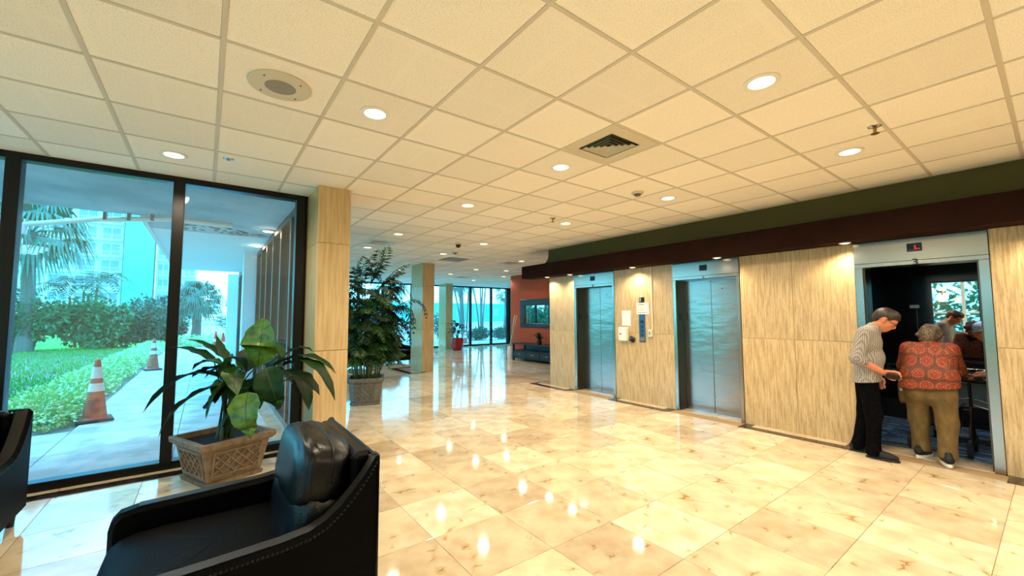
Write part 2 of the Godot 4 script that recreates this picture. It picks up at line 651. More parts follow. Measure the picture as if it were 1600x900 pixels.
	M.wood_black = flat_mat(Color(0.03, 0.02, 0.022), 0.3)
	# planters, soil, leaves
	M.planter = tri_mat(noise_tex(71, 0.03, [Color(0.40, 0.34, 0.26), Color(0.46, 0.39, 0.30), Color(0.51, 0.44, 0.35)], [0.2, 0.5, 0.9], 256), Vector3(1.5, 1.5, 1.5), 0.7, false)
	M.planter_grey = tri_mat(noise_tex(72, 0.03, [Color(0.36, 0.36, 0.33), Color(0.42, 0.42, 0.385), Color(0.48, 0.48, 0.44)], [0.2, 0.5, 0.9], 256), Vector3(1.5, 1.5, 1.5), 0.7, false)
	M.soil = tri_mat(noise_tex(73, 0.08, [Color(0.03, 0.022, 0.015), Color(0.10, 0.075, 0.05)], [0.3, 0.8], 128), Vector3(3, 3, 3), 0.95)
	var leaf_tex := noise_tex(81, 0.02, [Color(0.6, 0.62, 0.5), Color(1, 1, 1), Color(1.0, 1.0, 0.8)], [0.15, 0.55, 0.95], 256)
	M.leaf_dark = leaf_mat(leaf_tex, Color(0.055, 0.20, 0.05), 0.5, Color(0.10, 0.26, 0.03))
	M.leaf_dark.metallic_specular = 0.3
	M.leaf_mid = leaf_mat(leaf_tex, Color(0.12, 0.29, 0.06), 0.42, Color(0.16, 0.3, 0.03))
	M.leaf_bright = leaf_mat(leaf_tex, Color(0.30, 0.46, 0.075), 0.35, Color(0.35, 0.5, 0.05))  # brighter, yellower green used on some leaves
	M.stem = flat_mat(Color(0.13, 0.22, 0.06), 0.5)
	M.cane = flat_mat(Color(0.30, 0.34, 0.13), 0.5)
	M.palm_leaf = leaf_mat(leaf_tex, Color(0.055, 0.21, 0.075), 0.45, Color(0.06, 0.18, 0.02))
	M.palm_leaf_bright = leaf_mat(leaf_tex, Color(0.16, 0.36, 0.11), 0.45, Color(0.12, 0.26, 0.03))  # brighter green given to fronds at random
	M.garden_leaf = leaf_mat(leaf_tex, Color(0.16, 0.52, 0.32), 0.45, Color(0.06, 0.2, 0.06))
	M.garden_leaf_dark = leaf_mat(leaf_tex, Color(0.07, 0.36, 0.26), 0.45, Color(0.04, 0.14, 0.05))
	M.hedge_leaf = leaf_mat(leaf_tex, Color(0.72, 0.88, 0.62), 0.45, Color(0.15, 0.3, 0.08))
	M.frond = leaf_mat(leaf_tex, Color(0.17, 0.46, 0.38), 0.4, Color(0.08, 0.2, 0.08))
	M.bark = tri_mat(noise_tex(82, 0.03, [Color(0.30, 0.29, 0.25), Color(0.52, 0.52, 0.47)], [0.2, 0.8], 256), Vector3(1, 4, 1), 0.9)
	M.grass = leaf_mat(leaf_tex, Color(0.22, 0.66, 0.14), 0.6, Color(0.1, 0.3, 0.02))
	M.lawn = tri_mat(noise_tex(83, 0.05, [Color(0.15, 0.48, 0.09), Color(0.22, 0.62, 0.13), Color(0.34, 0.70, 0.18)], [0.2, 0.55, 0.9], 256), Vector3(0.5, 0.5, 0.5), 0.95)
	# outside
	M.concrete = tri_mat(noise_tex(91, 0.015, [Color(0.62, 0.65, 0.65), Color(0.70, 0.73, 0.73), Color(0.77, 0.79, 0.78)], [0.2, 0.5, 0.85], 256), Vector3(0.5, 0.5, 0.5), 0.75)
	M.soffit = tri_mat(noise_tex(92, 0.01, [Color(0.50, 0.66, 0.73), Color(0.57, 0.73, 0.79), Color(0.64, 0.78, 0.83)], [0.2, 0.5, 0.85], 256), Vector3(0.3, 0.3, 0.3), 0.85)  # blue cast of the daylight painted into the soffit colour
	M.soffit_white_sky_cast = flat_mat(Color(0.78, 0.89, 0.92), 0.8)  # white paint with the cyan daylight cast mixed into its colour
	M.flake = flat_mat(Color(0.28, 0.32, 0.33), 0.9)
	M.stucco = flat_mat(Color(0.88, 0.90, 0.88), 0.8)
	M.turquoise = flat_mat(Color(0.25, 0.86, 0.80), 0.7)
	M.window_far = flat_mat(Color(0.42, 0.62, 0.68), 0.2)
	M.cone = tri_mat(noise_tex(95, 0.03, [Color(0.62, 0.33, 0.27), Color(0.84, 0.40, 0.27)], [0.25, 0.6], 128), Vector3(2, 2, 2), 0.6, false)
	M.cone_red = flat_mat(Color(0.95, 0.13, 0.09), 0.5)
	M.cone_white = flat_mat(Color(0.92, 0.90, 0.88), 0.35)
	M.rubber = flat_mat(Color(0.03, 0.035, 0.045), 0.7)
	M.red_pot = flat_mat(Color(0.62, 0.015, 0.03), 0.15)
	# people
	M.skin = flat_mat(Color(0.76, 0.47, 0.33), 0.5)
	M.skin.subsurf_scatter_enabled = true
	M.skin.subsurf_scatter_strength = 0.08
	M.hair_brown = tri_mat(noise_tex(101, 0.05, [Color(0.09, 0.055, 0.03), Color(0.22, 0.15, 0.09)], [0.2, 0.8], 128), Vector3(6, 3, 6), 0.5, false)
	M.hair_grey = tri_mat(noise_tex(102, 0.06, [Color(0.12, 0.095, 0.065), Color(0.36, 0.30, 0.22), Color(0.52, 0.46, 0.36)], [0.2, 0.55, 0.9], 128), Vector3(7, 7, 7), 0.6, false)
	M.knit_white = tri_mat(noise_tex(103, 0.06, [Color(0.55, 0.58, 0.66), Color(0.9, 0.92, 0.95)], [0.2, 0.6], 128), Vector3(7, 7, 7), 0.85, false)
	M.eye = flat_mat(Color(0.05, 0.04, 0.035), 0.1)
	M.jeans_black = tri_mat(noise_tex(104, 0.05, [Color(0.03, 0.03, 0.035), Color(0.06, 0.06, 0.07)], [0.3, 0.8], 128), Vector3(3, 3, 3), 0.85, false)
	M.jeans_black.metallic_specular = 0.1
	M.khaki = tri_mat(noise_tex(105, 0.03, [Color(0.37, 0.29, 0.145), Color(0.45, 0.36, 0.19)], [0.3, 0.8], 128), Vector3(3, 1.5, 3), 0.85, false)
	M.tan = flat_mat(Color(0.52, 0.40, 0.21), 0.7)
	M.maroon = flat_mat(Color(0.13, 0.02, 0.02), 0.6)
	M.shirt_white = flat_mat(Color(0.82, 0.84, 0.9), 0.8)
	M.shirt = tri_mat(check_tex(), Vector3(8.5, 8.5, 8.5), 0.85, false)
	M.blouse = tri_mat(blouse_tex(), Vector3(4.1, 4.1, 4.1), 0.7, false)
	M.carpet = tri_mat(carpet_tex(), Vector3(0.7, 0.7, 0.7), 0.95)
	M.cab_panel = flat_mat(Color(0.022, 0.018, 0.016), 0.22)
	M.cab_grey = flat_mat(Color(0.36, 0.42, 0.40), 0.35)
	M.cab_wood = flat_mat(Color(0.17, 0.06, 0.03), 0.3)
	M.film_blue_reflection = flat_mat(Color(0.22, 0.42, 0.58), 0.25, 0.5)  # filmed stainless plate, its blue reflection painted into the colour

func leaf_mat(tex: Texture2D, c: Color, rough: float, through: Color) -> StandardMaterial3D:
	var m := flat_mat(c, rough)
	m.albedo_texture = tex
	m.uv1_triplanar = true
	m.uv1_scale = Vector3(3, 3, 3)
	m.cull_mode = BaseMaterial3D.CULL_DISABLED
	m.backlight_enabled = true
	m.backlight = through
	return m

func check_tex() -> ImageTexture:
	# fine gingham: pale ground, thin charcoal stripes, fainter cross stripes
	var n := 128
	var im := Image.create(n, n, false, Image.FORMAT_RGB8)
	for y in n:
		for x in n:
			var v := 1.0 if x % 16 < 10 else 0.22
			var h := 1.0 if y % 16 < 11 else 0.60
			var g := v * h
			im.set_pixel(x, y, Color(0.06 + 0.68 * g, 0.055 + 0.65 * g, 0.06 + 0.60 * g))
	return ImageTexture.create_from_image(im)

func blouse_tex() -> ImageTexture:
	# rust medallions with orange and cream flecks on dark maroon
	var n := 256
	var im := Image.create(n, n, false, Image.FORMAT_RGB8)
	var r := RandomNumberGenerator.new()
	r.seed = 9
	var fn := FastNoiseLite.new()
	fn.seed = 4
	fn.frequency = 0.09
	for y in n:
		for x in n:
			var best := 1e9
			for c: Vector2 in [Vector2(64, 64), Vector2(192, 64), Vector2(0, 192), Vector2(128, 192), Vector2(256, 192)]:
				for oy: float in [-256.0, 0.0, 256.0]:
					var d := Vector2((x - c.x), (y - c.y - oy) * 1.05).length()
					best = minf(best, d)
			var t := best + 7.0 * fn.get_noise_2d(x, y)
			var c := Color(0.14, 0.012, 0.01)
			if t < 14:
				c = Color(0.66, 0.22, 0.07)
			elif t < 20:
				c = Color(0.20, 0.02, 0.01)
			elif t < 36:
				c = Color(0.47, 0.09, 0.025) if fn.get_noise_2d(x * 2.0, y * 2.0) > -0.12 else Color(0.72, 0.32, 0.12)
			elif t < 42:
				c = Color(0.18, 0.015, 0.01)
			elif t < 52:
				c = Color(0.40, 0.07, 0.02) if fn.get_noise_2d(x * 2.4 + 90, y * 2.4) > 0.1 else Color(0.76, 0.42, 0.22)
			elif fn.get_noise_2d(x * 2.2 + 300, y * 2.2) > 0.2:
				c = Color(0.74, 0.40, 0.2)
			im.set_pixel(x, y, c)
	return ImageTexture.create_from_image(im)

func carpet_tex() -> ImageTexture:
	var n := 256
	var im := Image.create(n, n, false, Image.FORMAT_RGB8)
	var fn := FastNoiseLite.new()
	fn.seed = 12
	fn.frequency = 0.03
	for y in n:
		for x in n:
			var v := fn.get_noise_2d(x * 2.2, y * 0.25) + 0.35 * fn.get_noise_2d(x * 3.0, y * 3.0)
			var t := clampf(0.5 + v * 1.3, 0.0, 1.0)
			im.set_pixel(x, y, Color(0.10, 0.14, 0.19).lerp(Color(0.42, 0.54, 0.64), t))
	return ImageTexture.create_from_image(im)

# ------------------------------------------------------------------ the setting
func in_lobby(x: float, z: float) -> bool:
	if z > 5.9 or z < BZ + 0.02:
		return false
	if z > WZ + 0.06:
		return x > -6.5 and x < FX + 0.02
	if x < 1.02:
		return false
	if z > -6.85:
		return x < FX + 0.02
	if z > -12.25:
		return x < 9.1
	return x < 13.3

func seen(p: Vector3) -> bool:
	var q := cam.transform.affine_inverse() * p
	return q.z < -0.3 and absf(q.x / q.z) < 1.33 and absf(q.y / q.z) < 0.8

func by_size(a: Array, b: Array) -> bool:
	return a[0] < b[0]

func split_tiles(x0: float, z0: float, dx: float, dz: float, y: float, limit: int) -> Array:
	# all cells of a grid inside the lobby, the largest in view first
	var cells: Array = []
	for i in range(-16, 26):
		for j in range(-12, 34):
			var c := Vector3(x0 + dx * (i + 0.5), y, z0 - dz * (j + 0.5))
			if not in_lobby(c.x, c.z) or (y > 1.0 and absf(c.x - 2.75) < 0.3 and absf(c.z + 2.27) < 0.3):
				continue
			var d := (c - cam.position).length()
			cells.append([d if seen(c) else d + 1000.0, c, i, j])
	cells.sort_custom(by_size)
	return [cells.slice(0, limit), cells.slice(limit)]

func clip_cell(c: Vector3, dx: float, dz: float) -> Array:
	# trims a cell to the walls: [centre, size x, size z]
	var lo := Vector2(c.x - dx / 2, c.z - dz / 2)
	var hi := Vector2(c.x + dx / 2, c.z + dz / 2)
	if c.z > WZ + 0.06 and c.x < 1.0:
		lo.y = maxf(lo.y, WZ + 0.05)
	if c.z > -6.85:
		hi.x = minf(hi.x, FX)
	return [Vector3((lo.x + hi.x) / 2, c.y, (lo.y + hi.y) / 2), hi.x - lo.x, hi.y - lo.y]

func build_floor() -> void:
	var fl := setting("floor")
	put("grout_bed", slab(Vector3(-6.6, -0.3, WZ - 0.06), Vector3(13.4, -0.006, 6.0)), M.grout, fl)
	put("grout_bed", slab(Vector3(0.94, -0.3, -18.0), Vector3(13.4, -0.006, WZ - 0.06)), M.grout, fl)
	var dx := 0.577
	var dz := 0.589
	var parts := split_tiles(1.32, -0.33, dx, dz, -0.01, 290)
	var mesh := box(Vector3(dx - 0.003, 0.02, dz - 0.003), 0.0012)
	for e: Array in parts[0]:
		var k := posmod(e[2] * 5 + e[3] * 3 + (e[2] * e[3]) % 7, 8)
		var c := clip_cell(e[1], dx, dz)
		var t: MeshInstance3D
		if absf(c[1] - dx) < 0.01 and absf(c[2] - dz) < 0.01:
			t = put("tile", mesh, M["marble%d" % k], fl, e[1])
			if (e[2] + e[3] * 2) % 3 == 0:
				t.rotation.y = PI
		else:
			t = put("tile", box(Vector3(c[1] - 0.003, 0.02, c[2] - 0.003), 0.0012), M["marble%d" % k], fl, c[0])
	var st := new_st()
	for e: Array in parts[1]:
		var c := clip_cell(e[1], dx, dz)
		add_box(st, c[0], Vector3(c[1] - 0.003, 0.02, c[2] - 0.003))
	var rest := putm("distant_tiles", done(st), M.marble_rest, fl)
	rest.set_meta("kind", "stuff")
	# inlaid borders: dark marble with a cream strip beside the travertine
	for z: Vector2 in [Vector2(-7.25, -6.10), Vector2(-5.02, -3.84), Vector2(-2.74, -1.47), Vector2(-0.38, 3.0)]:
		put("inlay_border", slab(Vector3(5.90, 0.0, z.x), Vector3(FX, 0.004, z.y)), M.dark_marble, fl)
		put("inlay_strip", slab(Vector3(6.03, 0.0, z.x + 0.12), Vector3(FX, 0.006, z.y - 0.12)), M.marble1, fl)
	put("inlay_border", slab(Vector3(-6.4, 0.0, -5.36), Vector3(0.9, 0.004, -5.22)), M.dark_marble, fl)
	for q: Array in [[4.35, -11.75, 5.0, -11.6], [4.35, -11.6, 4.5, -10.3], [4.5, -10.45, 4.8, -10.3]]:
		put("inlay_border", slab(Vector3(q[0], 0.0, q[1]), Vector3(q[2], 0.004, q[3])), M.dark_marble, fl)

func build_ceiling() -> void:
	var ce := setting("ceiling")
	put("backing", slab(Vector3(-6.6, CEIL + 0.02, WZ - 0.06), Vector3(13.4, CEIL + 0.3, 6.0)), M.plenum, ce)
	put("backing", slab(Vector3(0.94, CEIL + 0.02, -18.0), Vector3(13.4, CEIL + 0.3, WZ - 0.06)), M.plenum, ce)
	var x0 := 1.04 * S
	var z0 := -2.221 * S
	var parts := split_tiles(x0, z0, S, S, CEIL + 0.009, 290)
	var mesh := box(Vector3(S - 0.022, 0.018, S - 0.022), 0.003)
	for e: Array in parts[0]:
		var k := posmod(e[2] * 2 + e[3] * 5, 3)
		var c := clip_cell(e[1], S, S)
		if absf(c[1] - S) < 0.01 and absf(c[2] - S) < 0.01:
			put("ceiling_tile", mesh, M["ceil%d" % k], ce, e[1])
		elif c[1] > 0.05 and c[2] > 0.05:
			put("ceiling_tile", box(Vector3(c[1] - 0.022, 0.018, c[2] - 0.022), 0.003), M["ceil%d" % k], ce, c[0])
	var st := new_st()
	for e: Array in parts[1]:
		var c := clip_cell(e[1], S, S)
		add_box(st, c[0], Vector3(c[1] - 0.022, 0.018, c[2] - 0.022))
	putm("distant_tiles", done(st), M.ceil_rest, ce).set_meta("kind", "stuff")
	# the metal grid the tiles lie on
	for i in range(-11, 21):
		var x := x0 + S * i
		if x < 1.0:
			put("grid_bar", slab(Vector3(x - 0.012, CEIL - 0.003, WZ + 0.05), Vector3(x + 0.012, CEIL + 0.012, 5.9)), M.tbar, ce)
		elif x < FX:
			put("grid_bar", slab(Vector3(x - 0.012, CEIL - 0.003, BZ), Vector3(x + 0.012, CEIL + 0.012, 5.9)), M.tbar, ce)
		else:
			put("grid_bar", slab(Vector3(x - 0.012, CEIL - 0.003, BZ), Vector3(x + 0.012, CEIL + 0.012, -6.85 if x < 9.1 else -12.3)), M.tbar, ce)
	for j in range(-11, 26):
		var z := z0 - S * j
		var xa := -6.5 if z > WZ else 1.0
		var xb := FX if z > -6.85 else (9.1 if z > -12.25 else 13.3)
		put("grid_bar", slab(Vector3(xa, CEIL - 0.0025, z - 0.012), Vector3(xb, CEIL + 0.0115, z + 0.012)), M.tbar, ce)

func build_walls() -> void:
	# elevator wall: a backing with three openings, clad in travertine panels
	var st := new_st()
	var cuts := [[-6.85, -6.085], [-5.028, -3.818], [-2.755, -1.447], [-0.392, 5.9]]
	var panels := [[-6.85, -6.085], [-5.028, -4.215], [-4.215, -3.818], [-2.755, -2.10], [-2.10, -1.447], [-0.392, 0.55], [0.55, 1.65], [1.65, 2.75], [2.75, 3.85], [3.85, 5.0], [5.0, 5.9]]
	var n := 0
	for c: Array in cuts:
		var w := setting("wall_right" if n == 0 else "wall_right_%03d" % n)
		put("backing", slab(Vector3(FX + 0.02, 0, c[0]), Vector3(FX + 0.36, 2.40, c[1])), M.joint, w)
		for p: Array in panels:
			if p[0] < c[0] - 0.001 or p[1] > c[1] + 0.001:
				continue
			for y: Vector2 in [Vector2(0.0, 1.203), Vector2(1.206, 2.40)]:
				var m: Material = M["trav%d" % (n % 4)]
				put("panel", box(Vector3(0.03, y.y - y.x, p[1] - p[0] - 0.003), 0.002), m, w, Vector3(FX + 0.015, (y.x + y.y) / 2, (p[0] + p[1]) / 2))
				n += 1
	struct("wall_right_upper", slab(Vector3(FX + 0.02, 2.401, -6.6), Vector3(FX + 0.36, CEIL, 5.9)), M.joint)
	# end and back of the elevator core
	var e := setting("wall_core_end")
	put("backing", slab(Vector3(FX + 0.032, 0, -6.845), Vector3(9.3, CEIL, -6.60)), M.orange, e)
	struct("wall_orange", slab(Vector3(9.1, 0, -12.25), Vector3(9.3, CEIL, -6.6)), M.orange)
	struct("baseboard_orange", slab(Vector3(9.085, 0, -12.25), Vector3(9.1, 0.1, -6.85)), M.wood_black)
	struct("wall_orange_return", slab(Vector3(9.3, 0, -12.4), Vector3(13.4, CEIL, -12.2)), M.cream_wall)
	struct("wall_far_right", slab(Vector3(13.22, 0, -18.0), Vector3(13.5, CEIL, -12.2)), M.cream_wall)
	# behind the camera
	struct("wall_back", slab(Vector3(-6.7, 0, 5.9), Vector3(FX + 0.4, CEIL, 6.1)), M.cream_wall)
	# soffit over the elevators: brown box below, olive cove above
	struct("trim_1", slab(Vector3(5.85, 2.37, -7.45), Vector3(FX + 0.0, 2.655, 5.9), 0.004), M.brown)
	st = new_st()
	span(st, Vector3(6.13, 2.655, -6.83), Vector3(FX + 0.02, CEIL, 5.9))
	var cove := PackedVector2Array([Vector2(-6.82, 2.656)])
	for i in 9:
		var a := PI / 2 * i / 8.0
		cove.append(Vector2(-7.10 + 0.27 * sin(a), 2.656 + 0.02 + 0.20 * (1.0 - cos(a))))
	cove.append(Vector2(-6.82, 2.90))
	add_prism(st, cove, 0.0, 0.2, 0.0, Basis(Vector3(0, 0, 1), Vector3.UP, Vector3(1, 0, 0)), Vector3(6.13, 0, 0))
	putm("trim_2", done(st), M.olive, self).set_meta("kind", "structure")

func build_elevators() -> void:
	elevator(-6.08, -5.03, 0.055, "far", "stainless elevator doors and frame at the far end, left of the call panel", "")
	elevator(-3.815, -2.76, 0.05, "near", "stainless elevator doors and frame right of the call panel, closed", "")
	elevator(-1.445, -0.394, 0.075, "open", "open elevator doorway in a stainless frame with the people at it", "3")

func elevator(z0: float, z1: float, fw: float, which: String, label: String, digit: String) -> void:
	var d := thing("elevator", label, "elevator", Vector3(FX, 0, (z0 + z1) / 2))
	var h := (z1 - z0) / 2
	var open := digit != ""
	var head := 2.095 if not open else 2.075
	for s: float in [-1.0, 1.0]:
		put("jamb", slab(Vector3(-0.006, 0, minf(s * h, s * (h - fw))), Vector3(0.03, head, maxf(s * h, s * (h - fw))), 0.003), M.steel_frame, d)
		put("reveal", slab(Vector3(0.03, 0, minf(s * (h - fw), s * (h - fw - 0.012))), Vector3(0.27, head, maxf(s * (h - fw), s * (h - fw - 0.012)))), M.steel_dark, d)
	put("header", slab(Vector3(-0.014, head + 0.045, -h), Vector3(0.03, 2.366, h), 0.003), M.steel_frame, d)
	put("head_trim", slab(Vector3(-0.006, head, -h), Vector3(0.03, head + 0.045, h), 0.003), M.steel_frame, d)
	put("lintel", slab(Vector3(0.03, head, -h), Vector3(0.27, head + 0.03, h)), M.steel_dark, d)
	put("sill", slab(Vector3(0.0, -0.01, -h + fw), Vector3(0.29, 0.004, h - fw)), M.marble1, d)
	var ind := put("indicator", slab(Vector3(-0.02, 2.215, -0.06), Vector3(-0.012, 2.305, 0.06), 0.002), M.black, d)
	var ti := h - fw - 0.012
	if not open:
		for s: float in [-1.0, 1.0]:
			var lo := 0.003 if s > 0 else -ti
			var hi := ti if s > 0 else -0.003
			put("door", slab(Vector3(0.205, 0.008, lo), Vector3(0.24, head - 0.004, hi), 0.003), M.steel, d)
		put("keyhole", slab(Vector3(0.2, 1.93, 0.17), Vector3(0.206, 1.945, 0.185)), M.black, d)
		put("hall_lantern", slab(Vector3(0.06, 1.44, -h + fw + 0.010), Vector3(0.13, 1.55, -h + fw + 0.018)), M.black, d)
	else:
		var tm := TextMesh.new()
		tm.text = digit
		var f := SystemFont.new()
		f.font_names = PackedStringArray(["Droid Sans"])
		f.font_weight = 700
		tm.font = f
		tm.font_size = 40
		tm.pixel_size = 0.0023
		tm.depth = 0.006
		var t := put("number", tm, M.black, d, Vector3(-0.020, head + 0.026, 0.0))
		t.rotation.y = -PI / 2
		var led := TextMesh.new()
		led.text = "L"
		led.font = f
		led.font_size = 32
		led.pixel_size = 0.0017
		led.depth = 0.003
		var l: MeshInstance3D = put("display_letter", led, M.red_led, ind, Vector3(-0.0215, 2.26, 0.012))
		l.rotation.y = -PI / 2
		put("display_dot", slab(Vector3(-0.0225, 2.238, 0.034), Vector3(-0.0195, 2.246, 0.042)), M.red_led, ind)
	var plate := TextMesh.new()
	if not open:
		put("number_plate", slab(Vector3(-0.010, head + 0.004, -0.018), Vector3(-0.005, head + 0.05, 0.018)), M.grey, d)

func window_run(called: String, from: Vector3, to: Vector3, n: int, mull: float, inward: Vector3, edges: Array = []) -> void:
	# a run of full-height glazing: head, sill, posts and panes
	var w := setting(called)
	var along := (to - from)
	var L := along.length()
	var dir := along / L
	var b := Basis(dir, Vector3.UP, dir.cross(Vector3.UP))
	var fd := 0.13
	var st := new_st()
	add_box(st, from + dir * L / 2 + Vector3(0, CEIL - 0.02, 0), Vector3(L, 0.085, fd), 0.004, b)
	putm("head_rail", done(st), M.bronze, w)
	st = new_st()
	add_box(st, from + dir * L / 2 + Vector3(0, 0.04, 0), Vector3(L, 0.08, fd), 0.004, b)
	putm("sill_rail", done(st), M.bronze, w)
	for i in n + 1:
		var p: float = edges[i] if edges.size() > 0 else L * i / n
		st = new_st()
		add_box(st, from + dir * p + Vector3(0, CEIL / 2, 0), Vector3(mull, CEIL, fd + 0.004), 0.004, b)
		putm("post", done(st), M.bronze, w)
		if i < n:
			var q: float = edges[i + 1] if edges.size() > 0 else L * (i + 1) / n
			st = new_st()
			add_box(st, from + dir * (p + q) / 2 + Vector3(0, CEIL / 2, 0), Vector3(q - p - mull, CEIL - 0.14, 0.008), 0.0, b)
			putm("pane", done(st), M.glass, w)

func build_windows() -> void:
	window_run("window_1", Vector3(-6.5, 0, WZ), Vector3(0.93, 0, WZ), 7, 0.095, Vector3(0, 0, 1), [0.04, 0.87, 1.94, 3.01, 4.08, 5.095, 6.235, 7.385])
	window_run("window_2", Vector3(1.0, 0, WZ - 0.06), Vector3(1.0, 0, BZ), 13, 0.10, Vector3(1, 0, 0))
	window_run("window_3", Vector3(1.0, 0, BZ), Vector3(13.22, 0, BZ), 11, 0.10, Vector3(0, 0, 1), [0.0, 1.05, 2.1, 3.15, 4.2, 5.25, 6.6, 8.16, 9.74, 11.0, 12.05, 12.2])
	# left side of the lobby, seen in the mirror of the elevator: white-framed windows over a low wall
	var w := setting("window_4")
	put("frame_wall", slab(Vector3(-6.75, 0, WZ - 0.06), Vector3(-6.5, 0.35, 6.0)), M.cream_wall, w)
	put("frame_wall", slab(Vector3(-6.75, 2.75, WZ - 0.06), Vector3(-6.5, CEIL, 6.0)), M.cream_wall, w)
	for i in 8:
		var z := WZ + 0.05 + i * (11.4 / 7.0)
		put("post", slab(Vector3(-6.7, 0.35, z - 0.045), Vector3(-6.55, 2.75, z + 0.045)), M.white, w)
		if i < 7:
			put("rail", slab(Vector3(-6.67, 1.55, z + 0.045), Vector3(-6.58, 1.62, z + 11.4 / 7.0 - 0.045)), M.white, w)
			put("pane", slab(Vector3(-6.63, 0.35, z + 0.045), Vector3(-6.622, 2.75, z + 11.4 / 7.0 - 0.045)), M.glass, w)

func pillar(called: String, lo: Vector3, hi: Vector3, joints: Array) -> void:
	var p := setting(called)
	put("core", slab(lo + Vector3(0.02, 0, 0.02), Vector3(hi.x - 0.02, CEIL, hi.z - 0.02)), M.joint, p)
	var ys := [0.0]
	ys.append_array(joints)
	ys.append(CEIL)
	for i in ys.size() - 1:
		var c := (lo + hi) / 2
		c.y = (ys[i] + ys[i + 1]) / 2
		put("panel", box(Vector3(hi.x - lo.x, ys[i + 1] - ys[i] - 0.003, hi.z - lo.z), 0.004), M.pillar, p, c)

func build_pillars() -> void:
	pillar("pillar_1", Vector3(0.965, 0, -5.62), Vector3(1.315, 0, -4.885), [1.15, 2.35])
	pillar("pillar_2", Vector3(4.79, 0, -11.3), Vector3(5.145, 0, -10.53), [1.15, 2.35])
	pillar("pillar_3", Vector3(8.78, 0, -17.5), Vector3(9.14, 0, -16.78), [1.15, 2.35])

# ------------------------------------------------------------------ outside: ground, walkway, canopy
func build_outside() -> void:
	struct("ground", slab(Vector3(-220, -0.6, -260), Vector3(260, -0.075, WZ - 0.1)), M.concrete)
	struct("ground_side", slab(Vector3(-220, -0.6, WZ - 0.1), Vector3(-6.75, -0.075, 60)), M.lawn)
	var lawn := struct("field_lawn", slab(Vector3(-60, -0.2, -92.0), Vector3(-2.3, -0.05, -8.7)), M.lawn)
	lawn.name = "lawn"
	# paving: slabs with open joints
	var w := setting("walkway")
	put("bedding", slab(Vector3(-9.0, -0.2, -27.0), Vector3(0.93, -0.045, WZ - 0.06)), M.grey, w)
	for i in 9:
		for j in 2:
			put("paver", box(Vector3(1.16, 0.03, 1.26), 0.004), M.concrete, w, Vector3(0.35 - 1.165 * i, -0.035, -6.24 - 1.265 * j))
	for j in 14:
		for i in 2:
			put("paver", box(Vector3(1.16, 0.03, 1.26), 0.004), M.concrete, w, Vector3(0.35 - 1.165 * i, -0.035, -8.77 - 1.265 * j))
	# canopy: soffit panels round two sides of the building
	var c := setting("roof_canopy")
	put("deck", slab(Vector3(-14.0, 3.07, -8.2), Vector3(0.95, 3.45, WZ - 0.02)), M.soffit_white_sky_cast, c)
	put("deck", slab(Vector3(-0.8, 3.07, -16.8), Vector3(0.95, 3.45, -8.2)), M.soffit_white_sky_cast, c)
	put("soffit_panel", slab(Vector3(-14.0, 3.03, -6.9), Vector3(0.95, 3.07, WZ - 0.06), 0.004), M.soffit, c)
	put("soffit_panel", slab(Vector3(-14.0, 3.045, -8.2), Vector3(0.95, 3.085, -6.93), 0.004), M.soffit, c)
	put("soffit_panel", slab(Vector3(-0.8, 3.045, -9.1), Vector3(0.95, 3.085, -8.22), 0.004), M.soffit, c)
	put("soffit_panel", slab(Vector3(-0.8, 3.03, -16.8), Vector3(0.95, 3.07, -9.13), 0.004), M.soffit_white_sky_cast, c)
	put("fascia", slab(Vector3(-0.84, 3.0, -16.8), Vector3(-0.78, 3.45, -8.2)), M.soffit_white_sky_cast, c)
	var r := RandomNumberGenerator.new()
	r.seed = 77
	var st := new_st()
	for i in 46:       # peeling paint round the joint
		var x := r.randf_range(-0.35, 0.85)
		var z := -8.85 + r.randfn(0.0, 0.16)
		add_box(st, Vector3(x, 3.044, z), Vector3(r.randf_range(0.03, 0.14), 0.006, r.randf_range(0.02, 0.07)), 0.0, Basis(Vector3.UP, r.randf() * 3.0))
	putm("peeling_paint", done(st), M.flake, c).set_meta("kind", "stuff")
	for z: float in [-8.3, -10.2]:
		put("lamp_ring", lathe([Vector2(0.0, 3.02), Vector2(0.09, 3.02), Vector2(0.10, 3.035), Vector2(0.10, 3.06)], 20), M.white, c, Vector3(0.84, 0, z))
		var lens := put("lamp_lens", lathe([Vector2(0.0, 3.012), Vector2(0.07, 3.014), Vector2(0.08, 3.025)], 20), M.lens_out, c, Vector3(0.84, 0, z))
		var o := OmniLight3D.new()
		o.name = "canopy_lamp"
		o.light_color = LAMP_COLOR
		o.light_energy = 0.12
		o.omni_range = 12.0
		o.omni_attenuation = 2.0
		o.light_size = 0.07
		o.shadow_enabled = true
		o.position = Vector3(0, 2.985, 0)
		lens.add_child(o, true)
	struct("column_1", slab(Vector3(0.68, -0.03, -11.75), Vector3(1.02, 3.05, -11.3), 0.006), M.soffit_white_sky_cast)
	struct("wall_outside_end", slab(Vector3(0.62, -0.03, -18.05), Vector3(1.05, 3.05, -17.85), 0.006), M.soffit_white_sky_cast)
	# paving beyond the far windows, and a roof edge over them
	struct("path_far", slab(Vector3(1.2, -0.2, -19.6), Vector3(26, -0.03, BZ - 0.1)), M.concrete)
	struct("roof_slab", slab(Vector3(0.96, CEIL + 0.3, -18.6), Vector3(14.0, 3.7, WZ - 0.02)), M.soffit_white_sky_cast)
	struct("roof_slab_main", slab(Vector3(-7.0, CEIL + 0.3, WZ - 0.02), Vector3(14.0, 3.7, 6.3)), M.soffit_white_sky_cast)

